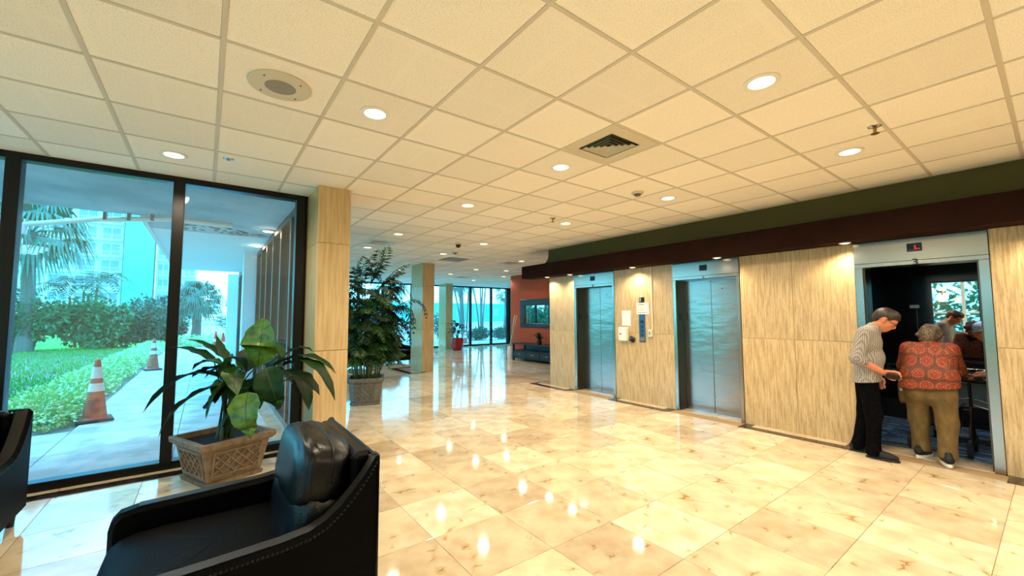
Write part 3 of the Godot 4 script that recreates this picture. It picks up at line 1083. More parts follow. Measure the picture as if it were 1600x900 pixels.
# ------------------------------------------------------------------ garden
func add_leaf_quad(st: SurfaceTool, c: Vector3, d: Vector3, up: Vector3, L: float, W: float) -> void:
	# a small pointed, folded leaf
	var x := d.cross(up).normalized()
	var a := c - d * L * 0.5
	var b := c + d * L * 0.5
	var f := up * W * 0.22
	tri(st, a, c - d * L * 0.05 + x * W * 0.5 + f, b, up)
	tri(st, a, b, c - d * L * 0.05 - x * W * 0.5 + f, up)

func leaf_cloud(mesh: Mesh, mat: Material, called: String, parent: Node3D, spots: Array, smin: float, smax: float, r: RandomNumberGenerator) -> MultiMeshInstance3D:
	# spots: [centre, half size, count]: leaves scattered towards the outside of each ellipsoid
	var total := 0
	for s: Array in spots:
		total += s[2]
	var mm := MultiMesh.new()
	mm.transform_format = MultiMesh.TRANSFORM_3D
	mm.mesh = mesh
	mm.instance_count = total
	var i := 0
	for s: Array in spots:
		for k in int(s[2]):
			var n := Vector3(r.randfn(), r.randfn(), r.randfn()).normalized()
			var p: Vector3 = s[0] + n * s[1] * pow(r.randf(), 0.28)
			p.y = maxf(p.y, 0.0)
			var d := (n + Vector3(r.randfn(), r.randfn() - 0.2, r.randfn()) * 0.6).normalized()
			var b := frame_of(d).rotated(d, r.randf() * TAU) * r.randf_range(smin, smax)
			mm.set_instance_transform(i, Transform3D(b, p))
			i += 1
	var o := MultiMeshInstance3D.new()
	o.name = called
	o.multimesh = mm
	o.material_override = mat
	parent.add_child(o, true)
	o.set_meta("kind", "stuff")
	return o

func small_leaf(L: float, W: float) -> ArrayMesh:
	var st := new_st()
	add_leaf_quad(st, Vector3(0, 0, L * 0.5), Vector3(0, 0, 1), Vector3.UP, L, W)
	return done(st).commit()

func traffic_cone(label: String, at: Vector3, h: float, mat: Material, bands: Array, group := "") -> Node3D:
	var c := thing("traffic_cone", label, "traffic cone", at, 0.2, group)
	var st := new_st()
	add_box(st, Vector3(0, 0.02, 0), Vector3(0.40, 0.04, 0.40), 0.012)
	put("base", done(st).commit(), M.rubber, c)
	var R := func(y: float) -> float: return lerpf(0.145, 0.032, y / h)
	put("body", lathe([Vector2(0.165, 0.04), Vector2(0.15, 0.055), Vector2(R.call(0.07), 0.07), Vector2(R.call(h * 0.5), h * 0.5), Vector2(R.call(h), h), Vector2(0.02, h + 0.012), Vector2(0.0, h + 0.012)], 28), mat, c)
	for b: Vector2 in bands:
		put("reflective_band", lathe([Vector2(R.call(b.x) + 0.002, b.x), Vector2(R.call(b.x) + 0.004, b.x + 0.004), Vector2(R.call(b.y) + 0.004, b.y - 0.004), Vector2(R.call(b.y) + 0.002, b.y)], 28), M.cone_white, c)
	return c

func fan_palm(called: String, label: String, at: Vector3, trunk_h: float, R: float, fronds: int, sd: int, droop: float) -> void:
	var r := RandomNumberGenerator.new()
	r.seed = sd
	var p := thing(called, label, "palm tree", at)
	put("trunk", tube([Vector3.ZERO, Vector3(0.04, trunk_h * 0.35, 0), Vector3(0.0, trunk_h * 0.7, 0.03), Vector3(0, trunk_h, 0)], [0.30, 0.24, 0.22, 0.20], 12), M.bark, p)
	for i in fronds:
		var az := TAU * i * 0.618 + r.randf() * 0.3
		var el := lerpf(1.15, -0.75, float(i) / fronds)
		var dir := Vector3(cos(az) * cos(el), sin(el), sin(az) * cos(el))
		var hub := Vector3(0, trunk_h, 0) + dir * R * 0.42
		var st := new_st()
		add_tube(st, [Vector3(0, trunk_h - 0.05, 0), Vector3(0, trunk_h, 0) + dir * R * 0.2 + Vector3(0, 0.06, 0), hub], [0.03, 0.022, 0.015], 5)
		var side := dir.cross(Vector3.UP).normalized()
		var nn := side.cross(dir).normalized()
		for k in 19:
			var a := -1.25 + 2.5 * k / 18.0
			var d := (dir * cos(a) + side * sin(a)).normalized()
			var L := R * 0.62 * (0.75 + 0.25 * cos(a)) * r.randf_range(0.9, 1.1)
			var mid := hub + d * L * 0.55 + nn * 0.03
			var tip := hub + d * L * 0.9 + Vector3(0, -droop * L * r.randf_range(0.6, 1.2), 0)
			var x := d.cross(nn).normalized() * 0.055
			quad(st, hub - x * 0.3, hub + x * 0.3, mid + x, mid - x, nn)
			tri(st, mid - x, mid + x, tip, nn)
		putm("frond", done(st), M.frond, p)

func feather_palm_frond(st: SurfaceTool, base: Vector3, mid: Vector3, tip: Vector3, L: float, W: float, n: int, r: RandomNumberGenerator, hang := 0.35) -> void:
	var pts := bez(base, mid, tip, 9)
	add_tube(st, pts, [0.010, 0.009, 0.008, 0.007, 0.006, 0.005, 0.004, 0.003, 0.002], 4)
	for i in n:
		var t := 0.18 + 0.82 * i / (n - 1)
		var f := t * 8.0
		var k := mini(int(f), 7)
		var p: Vector3 = pts[k].lerp(pts[k + 1], f - k)
		var d: Vector3 = (pts[k + 1] - pts[k]).normalized()
		var side := d.cross(Vector3.UP).normalized()
		var up := side.cross(d).normalized()
		var len := L * sin(PI * clampf(0.15 + 0.8 * t, 0, 1)) * r.randf_range(0.85, 1.1)
		for s: float in [-1.0, 1.0]:
			var o := (side * s * 0.85 + d * 0.55 + Vector3(0, -hang * r.randf_range(0.5, 1.3), 0)).normalized()
			add_leaf_quad(st, p + o * len * 0.5, o, up, len, W)

func build_garden() -> void:
	var r := RandomNumberGenerator.new()
	r.seed = 31
	# mown grass
	var blade := new_st()
	tri(blade, Vector3(-0.012, 0, 0), Vector3(0.012, 0, 0), Vector3(0.0, 0.09, 0.03), Vector3(0, 0, 1))
	var mm := MultiMesh.new()
	mm.transform_format = MultiMesh.TRANSFORM_3D
	mm.mesh = done(blade).commit()
	mm.instance_count = 42000
	for i in mm.instance_count:
		var z := -9.0 - 20.0 * pow(r.randf(), 1.4)
		var x := -2.5 - (1.5 - z * 0.36) * r.randf()
		mm.set_instance_transform(i, Transform3D(Basis(Vector3.UP, r.randf() * TAU).scaled(Vector3.ONE * r.randf_range(0.6, 1.3)), Vector3(x, -0.055, z)))
	var g := MultiMeshInstance3D.new()
	g.name = "grass"
	g.multimesh = mm
	g.material_override = M.grass
	add_child(g, true)
	g.set_meta("kind", "stuff")
	tag(g, "bright green mown lawn between the hedge and the tall bushes", "grass")
	# low clipped hedge along the walkway
	var hl := small_leaf(0.075, 0.05)
	var spots: Array = []
	for i in 27:
		var z := -8.75 - i * 0.72
		spots.append([Vector3(-1.98 + 0.05 * sin(i * 1.7), 0.10, z), Vector3(0.55, 0.20 + 0.03 * sin(i * 2.3), 0.60), 900 if i < 14 else 520])
	var h := thing("hedge", "low clipped hedge of pale small leaves running along the walkway", "hedge")
	leaf_cloud(hl, M.hedge_leaf, "foliage", h, spots, 0.7, 1.35, r)
	spots = []
	for i in 8:
		spots.append([Vector3(-0.9 + 0.45 * i, 0.22, -27.5 - 0.1 * i), Vector3(0.4, 0.34, 0.45), 330])
	var h2 := thing("hedge", "short clipped hedge across the far end of the walkway, under the fan palm", "hedge")
	leaf_cloud(hl, M.hedge_leaf, "foliage", h2, spots, 0.9, 1.6, r)
	# tall bushes
	var bl := small_leaf(0.20, 0.11)
	var bushes := [
		["wide round bush with bright leaves behind the lawn, below the palm trunk", Vector3(-6.3, 0, -28.0), Vector3(1.7, 1.45, 1.1), 2600, "garden_leaf"],
		["tall dense bush in the middle behind the lawn", Vector3(-4.4, 0, -28.6), Vector3(1.5, 1.65, 1.1), 2600, "garden_leaf"],
		["dark bush at the right end of the lawn, next to the hedge", Vector3(-2.7, 0, -28.8), Vector3(1.25, 1.2, 0.9), 1900, "garden_leaf_dark"],
		["loose dark shrub behind the far end of the hedge", Vector3(-1.5, 0, -30.0), Vector3(0.9, 1.0, 0.8), 1100, "garden_leaf_dark"],
		["small round shrub on the lawn at the left edge of the window", Vector3(-4.05, 0, -12.8), Vector3(0.55, 0.55, 0.5), 900, "garden_leaf_dark"]]
	for b: Array in bushes:
		var o := thing("bush", b[0], "bush", b[1])
		var c: Vector3 = b[2]
		var sp: Array = []
		for k in 9:
			var q := Vector3(r.randf_range(-0.6, 0.6) * c.x, c.y * r.randf_range(0.25, 1.15), r.randf_range(-0.5, 0.5) * c.z)
			sp.append([q, c * r.randf_range(0.42, 0.62), int(b[3] / 6.5)])
		leaf_cloud(bl, M[b[4]], "foliage", o, sp, 0.7 if c.y > 0.8 else 0.4, 1.3 if c.y > 0.8 else 0.7, r)
		for k in 3:
			put("stem", tube([Vector3(0.1 * k - 0.1, -0.08, 0), Vector3(0.3 * k - 0.3, c.y * 0.7, 0.1)], [0.03, 0.012], 6), M.bark, o)
	# looser trees between the bushes and the towers
	for t: Array in [["loose teal tree behind the bushes, below the white apartment tower", Vector3(-9.6, 0, -36.0), 1.7, 2.6], ["loose teal tree behind the bushes, right under the turquoise tower", Vector3(-4.0, 0, -37.5), 1.5, 2.3], ["loose teal tree to the right, partly behind the window post", Vector3(-1.9, 0, -39.0), 1.4, 2.6], ["loose teal tree at the far end, right of the shorter fan palm", Vector3(2.4, 0, -41.0), 1.6, 2.9]]:
		var o := thing("tree", t[0], "tree", t[1])
		var sp: Array = []
		for k in 6:
			sp.append([Vector3(r.randf_range(-0.8, 0.8) * t[2], t[3] * r.randf_range(0.55, 1.0), r.randf_range(-0.5, 0.5)), Vector3(0.8, 0.65, 0.7), 210])
		leaf_cloud(bl, M.frond, "foliage", o, sp, 0.8, 1.6, r)
		put("trunk", tube([Vector3(0, -0.1, 0), Vector3(0.1, t[3] * 0.5, 0), Vector3(0, t[3] * 0.9, 0)], [0.10, 0.07, 0.03], 8), M.bark, o)
	# palms
	fan_palm("fan_palm", "tall fan palm at the left with a pale straight trunk and drooping fronds", Vector3(-6.4, -0.08, -27.6), 5.4, 2.5, 24, 3, 0.75)
	fan_palm("fan_palm", "shorter bushy fan palm at the end of the walkway", Vector3(-0.45, -0.08, -33.5), 2.7, 1.75, 26, 5, 0.7)
	var fp := thing("feather_palm", "small feathery palm beside the end of the glazed side wall", "palm tree", Vector3(1.2, -0.08, -33.0))
	for i in 12:
		var a := TAU * i / 12.0 + 0.2
		var st := new_st()
		feather_palm_frond(st, Vector3(0, 0.3, 0), Vector3(cos(a) * 0.8, 1.7 + 0.3 * sin(i * 2.0), sin(a) * 0.8), Vector3(cos(a) * 1.7, 1.2 + 0.4 * sin(i * 3.0), sin(a) * 1.7), 0.6, 0.05, 16, r)
		putm("frond", done(st), M.frond, fp)
	put("trunk", tube([Vector3.ZERO, Vector3(0, 0.4, 0)], [0.14, 0.1], 8), M.bark, fp)
	var ap := thing("areca_palm", "arching feather palm hanging in front of the apartment tower", "palm tree", Vector3(-5.1, -0.08, -30.5))
	for k in 3:
		put("trunk", tube([Vector3(0.2 * k - 0.2, 0, 0), Vector3(0.5 * k - 0.5, 2.6 + 0.3 * k, 0.1)], [0.07, 0.05], 7), M.cane, ap)
	for i in 14:
		var a := TAU * i * 0.618
		var st := new_st()
		var top := Vector3(0.5 * (i % 3) - 0.5, 2.6 + 0.3 * (i % 3), 0.1)
		feather_palm_frond(st, top, top + Vector3(cos(a) * 0.8, 0.75, sin(a) * 0.8), top + Vector3(cos(a) * 1.8, -0.25, sin(a) * 1.8), 0.7, 0.06, 18, r)
		putm("frond", done(st), M.frond, ap)
	# cones
	traffic_cone("large faded orange traffic cone nearest the window, against the hedge", Vector3(-1.27, -0.02, -8.75), 0.90, M.cone, [Vector2(0.44, 0.56), Vector2(0.63, 0.80)])
	traffic_cone("faded orange traffic cone farther along the hedge, left of the window post", Vector3(-1.16, -0.02, -15.9), 0.90, M.cone, [Vector2(0.46, 0.56), Vector2(0.64, 0.78)])
	traffic_cone("red traffic cone by the side glazing, the nearer of two far off", Vector3(0.62, -0.02, -20.4), 0.88, M.cone_red, [Vector2(0.40, 0.52)])
	traffic_cone("small red traffic cone at the end of the walkway below the fan palm", Vector3(0.45, -0.06, -24.2), 0.88, M.cone_red, [Vector2(0.40, 0.52)])
	# hanging pipe under the canopy
	var pipe := thing("pipe", "white pipe hanging under the canopy edge on dark clips", "pipe", Vector3.ZERO)
	put("tube", tube([Vector3(-2.12, 2.86, -8.83), Vector3(-1.28, 2.95, -8.3), Vector3(-0.42, 2.99, -7.9), Vector3(0.3, 2.99, -7.9)], [0.035, 0.035, 0.035, 0.035], 10), M.white, pipe)
	put("elbow", tube([Vector3(-2.12, 2.88, -8.83), Vector3(-2.13, 2.72, -8.84)], [0.04, 0.034], 10), M.white, pipe)
	for p: Vector3 in [Vector3(-1.22, 2.97, -8.27), Vector3(-0.95, 2.97, -8.14), Vector3(-0.68, 2.98, -8.02)]:
		put("clip", slab(p + Vector3(-0.02, -0.03, -0.045), p + Vector3(0.02, 0.09, 0.045)), M.grey, pipe)
	# green hedge wall outside the left windows, seen only in mirrors
	spots = []
	for i in 16:
		spots.append([Vector3(-11.5, 1.3, -6.0 + i * 0.8), Vector3(0.7, 1.7, 0.8), 260])
	var h3 := thing("hedge", "tall green hedge reflected in the mirror inside the open elevator", "hedge")
	leaf_cloud(bl, M.garden_leaf, "foliage", h3, spots, 1.0, 2.0, r)
	# apartment blocks
	apartment("apartment_building", "white apartment tower with rows of balconies behind the palms", Vector3(-23.9, -0.1, -104.0), 22.4, 9, 7, 31)
	var sl := thing("apartment_building", "plain turquoise slab tower between the two balcony towers", "building", Vector3(-10.3, -0.1, -101.0))
	put("wall", slab(Vector3(-1.9, 0, -8), Vector3(1.9, 33, 0)), M.turquoise, sl)
	for k in 9:
		put("floor_band", slab(Vector3(-1.92, 3.4 * k + 3.0, -0.1), Vector3(1.92, 3.4 * k + 3.12, 0.04)), M.turquoise, sl)
	apartment("apartment_building", "white balcony tower just right of the turquoise slab", Vector3(-4.9, -0.1, -106.0), 6.2, 9, 3, 32)

func apartment(called: String, label: String, at: Vector3, W: float, floors: int, bays: int, sd: int) -> void:
	var a := thing(called, label, "building", at)
	var fh := 3.0
	put("wall", slab(Vector3(-W / 2, 0, -9), Vector3(W / 2, fh * floors + 1, 0)), M.stucco, a)
	var bw := W / bays
	var wm := slab(Vector3(-bw * 0.36, 0.5, -0.1), Vector3(bw * 0.36, 2.4, 0.05))
	var mu := slab(Vector3(-0.06, 0.5, 0.0), Vector3(0.06, 2.4, 0.09))
	var ba := slab(Vector3(-bw * 0.46, -0.12, 0), Vector3(bw * 0.46, 0.10, 1.5))
	var ra := new_st()
	span(ra, Vector3(-bw * 0.46, 0.95, 1.42), Vector3(bw * 0.46, 1.03, 1.5))
	for k in 11:
		var x := -bw * 0.45 + bw * 0.9 * k / 10.0
		span(ra, Vector3(x - 0.03, 0.1, 1.43), Vector3(x + 0.03, 0.95, 1.49))
	var rm := done(ra).commit()
	for f in range(0, floors):
		for b in bays:
			var p := Vector3(-W / 2 + bw * (b + 0.5), fh * f + 0.5, 0)
			var wn := put("window", wm, M.window_far, a, p)
			put("mullion", mu, M.white, wn)
			var bal := put("balcony", ba, M.stucco, a, p)
			put("railing", rm, M.white, bal)

# ------------------------------------------------------------------ ceiling fittings
func downlight(x: float, z: float, y: float, r: float, e: float, label: String, group := "", angle := 80.0) -> void:
	var d := thing("downlight", label, "ceiling light", Vector3(x, y, z), 0.0, group)
	put("trim_ring", lathe([Vector2(r * 0.80, -0.004), Vector2(r * 1.05, -0.006), Vector2(r * 1.18, -0.002), Vector2(r * 1.18, 0.004)], 28), M.white, d)
	put("lens", lathe([Vector2(0.0, -0.012), Vector2(r * 0.5, -0.011), Vector2(r * 0.84, -0.005), Vector2(r * 0.84, 0.004)], 24), M.lens, d)
	var s := SpotLight3D.new()
	s.name = "lamp_beam"
	s.position = Vector3(0, -0.03, 0)
	s.rotation.x = -PI / 2
	s.spot_angle = angle
	s.spot_angle_attenuation = 0.6
	s.spot_attenuation = 2.0
	s.spot_range = 25.0
	s.light_size = 0.07
	s.light_color = LAMP_COLOR
	s.light_energy = e
	s.shadow_enabled = true
	d.add_child(s, true)

func diffuser(x: float, z: float, s: float, label: String) -> void:
	# square four-way air diffuser
	var d := thing("air_diffuser", label, "air vent", Vector3(x, CEIL - 0.004, z))
	var h := s / 2
	var st := new_st()
	span(st, Vector3(-h, -0.002, -h), Vector3(h, 0.006, -h * 0.62))
	span(st, Vector3(-h, -0.002, h * 0.62), Vector3(h, 0.006, h))
	span(st, Vector3(-h, -0.002, -h * 0.62), Vector3(-h * 0.62, 0.006, h * 0.62))
	span(st, Vector3(h * 0.62, -0.002, -h * 0.62), Vector3(h, 0.006, h * 0.62))
	putm("frame", done(st), M.off_white, d)
	put("duct", slab(Vector3(-h * 0.64, 0.018, -h * 0.64), Vector3(h * 0.64, 0.021, h * 0.64)), M.void, d)
	for k in 4:
		var q := h * (0.54 - 0.125 * k)
		st = new_st()
		for a in 4:
			var b := Basis(Vector3.UP, a * PI / 2)
			var p: Array[Vector3] = [Vector3(-q, -0.006, q), Vector3(q, -0.006, q), Vector3(q - h * 0.055, 0.014, q - h * 0.055), Vector3(-q + h * 0.055, 0.014, q - h * 0.055)]
			quad(st, b * p[0], b * p[1], b * p[2], b * p[3], b * Vector3(0, -1, 1))
			quad(st, b * (p[0] + Vector3(0, 0.003, 0)), b * (p[1] + Vector3(0, 0.003, 0)), b * (p[2] + Vector3(0, 0.003, 0)), b * (p[3] + Vector3(0, 0.003, 0)), b * Vector3(0, 1, -1))
		putm("louver", done(st), M.off_white, d)

func sprinkler(x: float, z: float, label: String) -> void:
	var d := thing("sprinkler", label, "sprinkler", Vector3(x, CEIL - 0.002, z))
	put("escutcheon", lathe([Vector2(0.0, -0.014), Vector2(0.018, -0.014), Vector2(0.042, -0.004), Vector2(0.045, 0.002)], 20), M.chrome, d)
	put("pipe", lathe([Vector2(0.011, -0.05), Vector2(0.011, -0.012)], 10), M.brass, d)
	put("deflector", lathe([Vector2(0.0, -0.062), Vector2(0.028, -0.060), Vector2(0.028, -0.056), Vector2(0.008, -0.050)], 16), M.brass, d)

func build_ceiling_fittings() -> void:
	var y := CEIL - 0.003
	var L := [
		[2.75, -1.05, "biggest and brightest round downlight, high on the right of the ceiling"],
		[0.93, -2.89, "round downlight between the ceiling speaker and the pillar"],
		[-0.28, -4.73, "round downlight close above the window head at the left"],
		[2.76, -2.88, "round downlight in the tile just beyond the square air diffuser"],
		[4.59, -1.06, "round downlight nearest the olive beam, beside the brass sprinkler"],
		[2.74, -4.64, "round downlight two tiles beyond the one next to the square diffuser"],
		[4.59, -2.87, "round downlight beside the smoke detector"],
		[4.55, -4.65, "round downlight just past the hanging sprinkler, near the beam end"],
		[2.72, -7.03, "round downlight above the bamboo palm, nearer of the two over it"],
		[4.51, -6.99, "round downlight to the right of the black dome camera"],
		[2.73, -8.80, "round downlight beside the slotted ceiling vent above the palm"],
		[4.46, -8.68, "round downlight just left of the grey ceiling access panel"],
		[6.80, -8.66, "small far downlight by the left end of the brown soffit"],
		[6.86, -11.08, "small far downlight between the grey access panel and the orange wall"],
		[7.86, -10.83, "small far downlight nearest the top of the orange wall"],
		[6.87, -12.80, "tiny far downlight straight above the far pillar"],
		[8.96, -12.51, "tiny far downlight beside the top corner of the orange wall"],
		[8.92, -14.60, "tiny farthest downlight above the back windows"],
		[4.99, -12.62, "tiny far downlight left of the middle pillar top"]]
	for e: Array in L:
		downlight(e[0], e[1], y, 0.088, LAMP_E if e[1] > -6.0 else LAMP_E * 0.4, e[2])
	var B := [[0.93, 0.78, "straight overhead, just behind the viewer"], [2.75, 0.78, "to the right, behind the viewer and the biggest one in view"], [4.59, 0.78, "near the open elevator, beyond the picture's right edge"], [-1.5, 0.78, "behind the foreground armchair, out of the picture"],
		[0.93, 3.2, "farthest behind the viewer, towards the left"], [4.59, 3.2, "farthest behind the viewer, by the elevator wall"], [-3.2, -2.9, "between the chandelier and the left armchair"], [-4.0, 0.78, "near the white-framed windows, behind the viewer"]]
	for e: Array in B:
		downlight(e[0], e[1], y, 0.088, LAMP_E, "added unseen downlight " + e[2])  # lamps added out of view to brighten the near lobby
	var F := [
		[-6.73, "small soffit spotlight at the far corner of the travertine wall"],
		[-6.03, "small soffit spotlight over the left edge of the far elevator"],
		[-4.48, "small soffit spotlight above the call panel and notices"],
		[-2.99, "small soffit spotlight above the closed elevator in the middle"],
		[-1.48, "small soffit spotlight over the left corner of the open elevator"],
		[0.06, "small soffit spotlight right of the open elevator"]]
	for e: Array in F:
		downlight(6.0, e[0], 2.369, 0.05, LAMP_E * 0.42, e[1], "", 72.0)
	# loudspeaker
	var sp := thing("ceiling_speaker", "large round ceiling loudspeaker with a grey centre grille", "speaker", Vector3(0.33, CEIL - 0.003, -2.89))
	put("rim", lathe([Vector2(0.088, -0.010), Vector2(0.12, -0.009), Vector2(0.165, -0.012), Vector2(0.178, -0.006), Vector2(0.18, 0.002)], 36), M.off_white, sp)
	put("grille", lathe([Vector2(0.0, -0.014), Vector2(0.06, -0.013), Vector2(0.09, -0.009)], 28), M.mid_grey, sp)
	for k in 4:
		var a := PI / 4 + PI / 2 * k
		put("screw", lathe([Vector2(0.0, -0.016), Vector2(0.006, -0.014), Vector2(0.006, -0.010)], 8), M.grey, sp, Vector3(0.14 * cos(a), 0, 0.14 * sin(a)))
	diffuser(2.75, -2.27, 0.60, "square four-way air diffuser with dark slots, in the nearest rows")
	diffuser(2.73, -8.09, 0.56, "slotted ceiling vent above the tall bamboo palm")
	diffuser(6.79, -9.17, 0.56, "far slotted ceiling vent near the end of the soffit")
	diffuser(7.81, -13.62, 0.56, "farthest slotted ceiling vent, over the back windows")
	var pn := thing("access_panel", "flat grey square access panel in the far ceiling", "ceiling panel", Vector3(5.15, CEIL - 0.006, -9.42))
	put("frame", slab(Vector3(-0.30, -0.002, -0.30), Vector3(0.30, 0.006, 0.30), 0.003), M.grey, pn)
	put("panel", slab(Vector3(-0.27, -0.006, -0.27), Vector3(0.27, 0.0, 0.27), 0.002), M.mid_grey, pn)
	sprinkler(4.12, -0.79, "brass sprinkler head beside a ceiling bar near the right downlights")
	var fs := thing("sprinkler", "small flush chrome sprinkler near the window head, right of a downlight", "sprinkler", Vector3(0.12, CEIL - 0.002, -4.55))
	put("escutcheon", lathe([Vector2(0.022, -0.010), Vector2(0.030, -0.010), Vector2(0.042, -0.004), Vector2(0.045, 0.002)], 20), M.chrome, fs)
	put("deflector", lathe([Vector2(0.0, -0.014), Vector2(0.014, -0.013), Vector2(0.022, -0.006)], 16), M.grey, fs)
	sprinkler(4.15, -4.52, "hanging brass sprinkler near the middle of the elevator row")
	sprinkler(8.2, -13.1, "tiny far sprinkler in front of the orange wall")
	var sm := thing("smoke_detector", "round white smoke detector with a dark band, nearest the beam", "smoke detector", Vector3(4.08, CEIL - 0.003, -2.95))
	put("base", lathe([Vector2(0.05, -0.022), Vector2(0.066, -0.02), Vector2(0.07, 0.0)], 24), M.off_white, sm)
	put("sensing_chamber", lathe([Vector2(0.0, -0.046), Vector2(0.030, -0.044), Vector2(0.036, -0.038), Vector2(0.036, -0.020)], 20), M.grey, sm)
	var s2 := thing("smoke_detector", "small round smoke detector beyond the dome camera", "smoke detector", Vector3(4.57, CEIL - 0.003, -8.31))
	put("base", lathe([Vector2(0.05, -0.022), Vector2(0.076, -0.02), Vector2(0.08, 0.0)], 20), M.off_white, s2)
	put("sensing_chamber", lathe([Vector2(0.0, -0.05), Vector2(0.034, -0.046), Vector2(0.04, -0.02)], 16), M.grey, s2)
	var dc := thing("dome_camera", "black dome security camera on the far ceiling", "security camera", Vector3(4.05, CEIL - 0.003, -7.23))
	put("base", lathe([Vector2(0.05, -0.03), Vector2(0.062, -0.025), Vector2(0.065, 0.0)], 20), M.off_white, dc)
	put("dome", lathe([Vector2(0.0, -0.095), Vector2(0.025, -0.09), Vector2(0.044, -0.07), Vector2(0.05, -0.045), Vector2(0.05, -0.028)], 20), M.black, dc)

# ------------------------------------------------------------------ things on the elevator wall
func build_wall_things() -> void:
	var x := FX
	var pa := thing("paper_notice", "blank white sheet of paper taped above the white dispenser", "paper", Vector3(x, 0, 0))
	put("sheet", slab(Vector3(-0.004, 1.340, -4.862), Vector3(0.0, 1.612, -4.668)), M.white, pa)
	var bx := thing("dispenser", "white wall dispenser box with a small dark mark", "dispenser", Vector3(x, 0, 0))
	put("case", slab(Vector3(-0.09, 1.065, -4.890), Vector3(0.0, 1.312, -4.715), 0.012), M.white, bx)
	put("mark", slab(Vector3(-0.092, 1.18, -4.855), Vector3(-0.089, 1.20, -4.815)), M.black, bx)
	var dv := thing("card_reader", "small tilted black card reader beside the white dispenser", "card reader", Vector3(x, 1.10, -4.630))
	var st := new_st()
	add_box(st, Vector3(-0.03, 0, 0), Vector3(0.06, 0.085, 0.10), 0.01, Basis(Vector3.RIGHT, 0.5))
	putm("case", done(st), M.black, dv)
	st = new_st()
	add_box(st, Vector3(-0.061, 0.01, -0.012), Vector3(0.004, 0.04, 0.012), 0.0, Basis(Vector3.RIGHT, 0.9))
	putm("slot", done(st), M.mid_grey, dv)
	var sg := thing("wall_sign", "small black square sign with a white mark above the notice", "sign", Vector3(x, 0, 0))
	put("plate", slab(Vector3(-0.012, 1.752, -4.478), Vector3(0.0, 1.844, -4.372), 0.003), M.black, sg)
	var mk: Array = []
	for q: Vector2 in [Vector2(1.826, -4.464), Vector2(1.824, -4.442), Vector2(1.806, -4.438), Vector2(1.795, -4.456), Vector2(1.776, -4.460), Vector2(1.774, -4.434)]:
		mk.append(Vector3(-0.013, q.x, q.y))
	put("mark", tube(mk, [0.005], 6), M.white, sg)
	var nt := thing("safety_notice", "white printed notice under the small black sign", "notice", Vector3(x, 0, 0))
	put("sheet", slab(Vector3(-0.006, 1.545, -4.535), Vector3(0.0, 1.748, -4.285), 0.001), M.white, nt)
	put("red_heading", slab(Vector3(-0.0075, 1.712, -4.50), Vector3(-0.0055, 1.724, -4.37)), M.cone_red, nt)
	for k in 5:
		put("text_line", slab(Vector3(-0.0075, 1.686 - 0.02 * k, -4.51), Vector3(-0.0055, 1.691 - 0.02 * k, -4.34 - 0.02 * (k % 2))), M.mid_grey, nt)
	put("red_footer", slab(Vector3(-0.0075, 1.572, -4.515), Vector3(-0.0055, 1.579, -4.31)), M.cone_red, nt)
	var cp := thing("call_station", "tall blue-tinted metal elevator call plate with buttons", "call panel", Vector3(x, 0, 0))
	put("plate", slab(Vector3(-0.010, 1.055, -4.488), Vector3(0.0, 1.543, -4.363), 0.003), M.film_blue_reflection, cp)
	put("key_switch", lathe([Vector2(0.026, 0.0), Vector2(0.022, 0.013), Vector2(0.0, 0.014)], 16), M.maroon, cp, Vector3(-0.010, 1.42, -4.425)).rotation.z = PI / 2
	for k in 3:
		put("button", lathe([Vector2(0.015, 0.0), Vector2(0.012, 0.011), Vector2(0.0, 0.012)], 14), M.black, cp, Vector3(-0.010, 1.325 - 0.07 * k, -4.425)).rotation.z = PI / 2
	put("lower_plate", slab(Vector3(-0.013, 1.075, -4.478), Vector3(-0.009, 1.14, -4.373), 0.002), M.grey, cp)
	var cd := thing("conduit", "thin cream surface conduit running down from the soffit", "conduit", Vector3(x, 0, 0))
	put("raceway", slab(Vector3(-0.014, 1.28, -4.226), Vector3(0.0, 2.366, -4.204), 0.002), M.off_white, cd)
	var ol := thing("outlet_box", "small cream outlet box at the foot of the conduit", "outlet", Vector3(x, 0, 0))
	put("box", slab(Vector3(-0.04, 1.155, -4.288), Vector3(0.0, 1.28, -4.207), 0.006), M.off_white, ol)
	put("socket", slab(Vector3(-0.042, 1.19, -4.27), Vector3(-0.039, 1.245, -4.24)), M.mid_grey, ol)

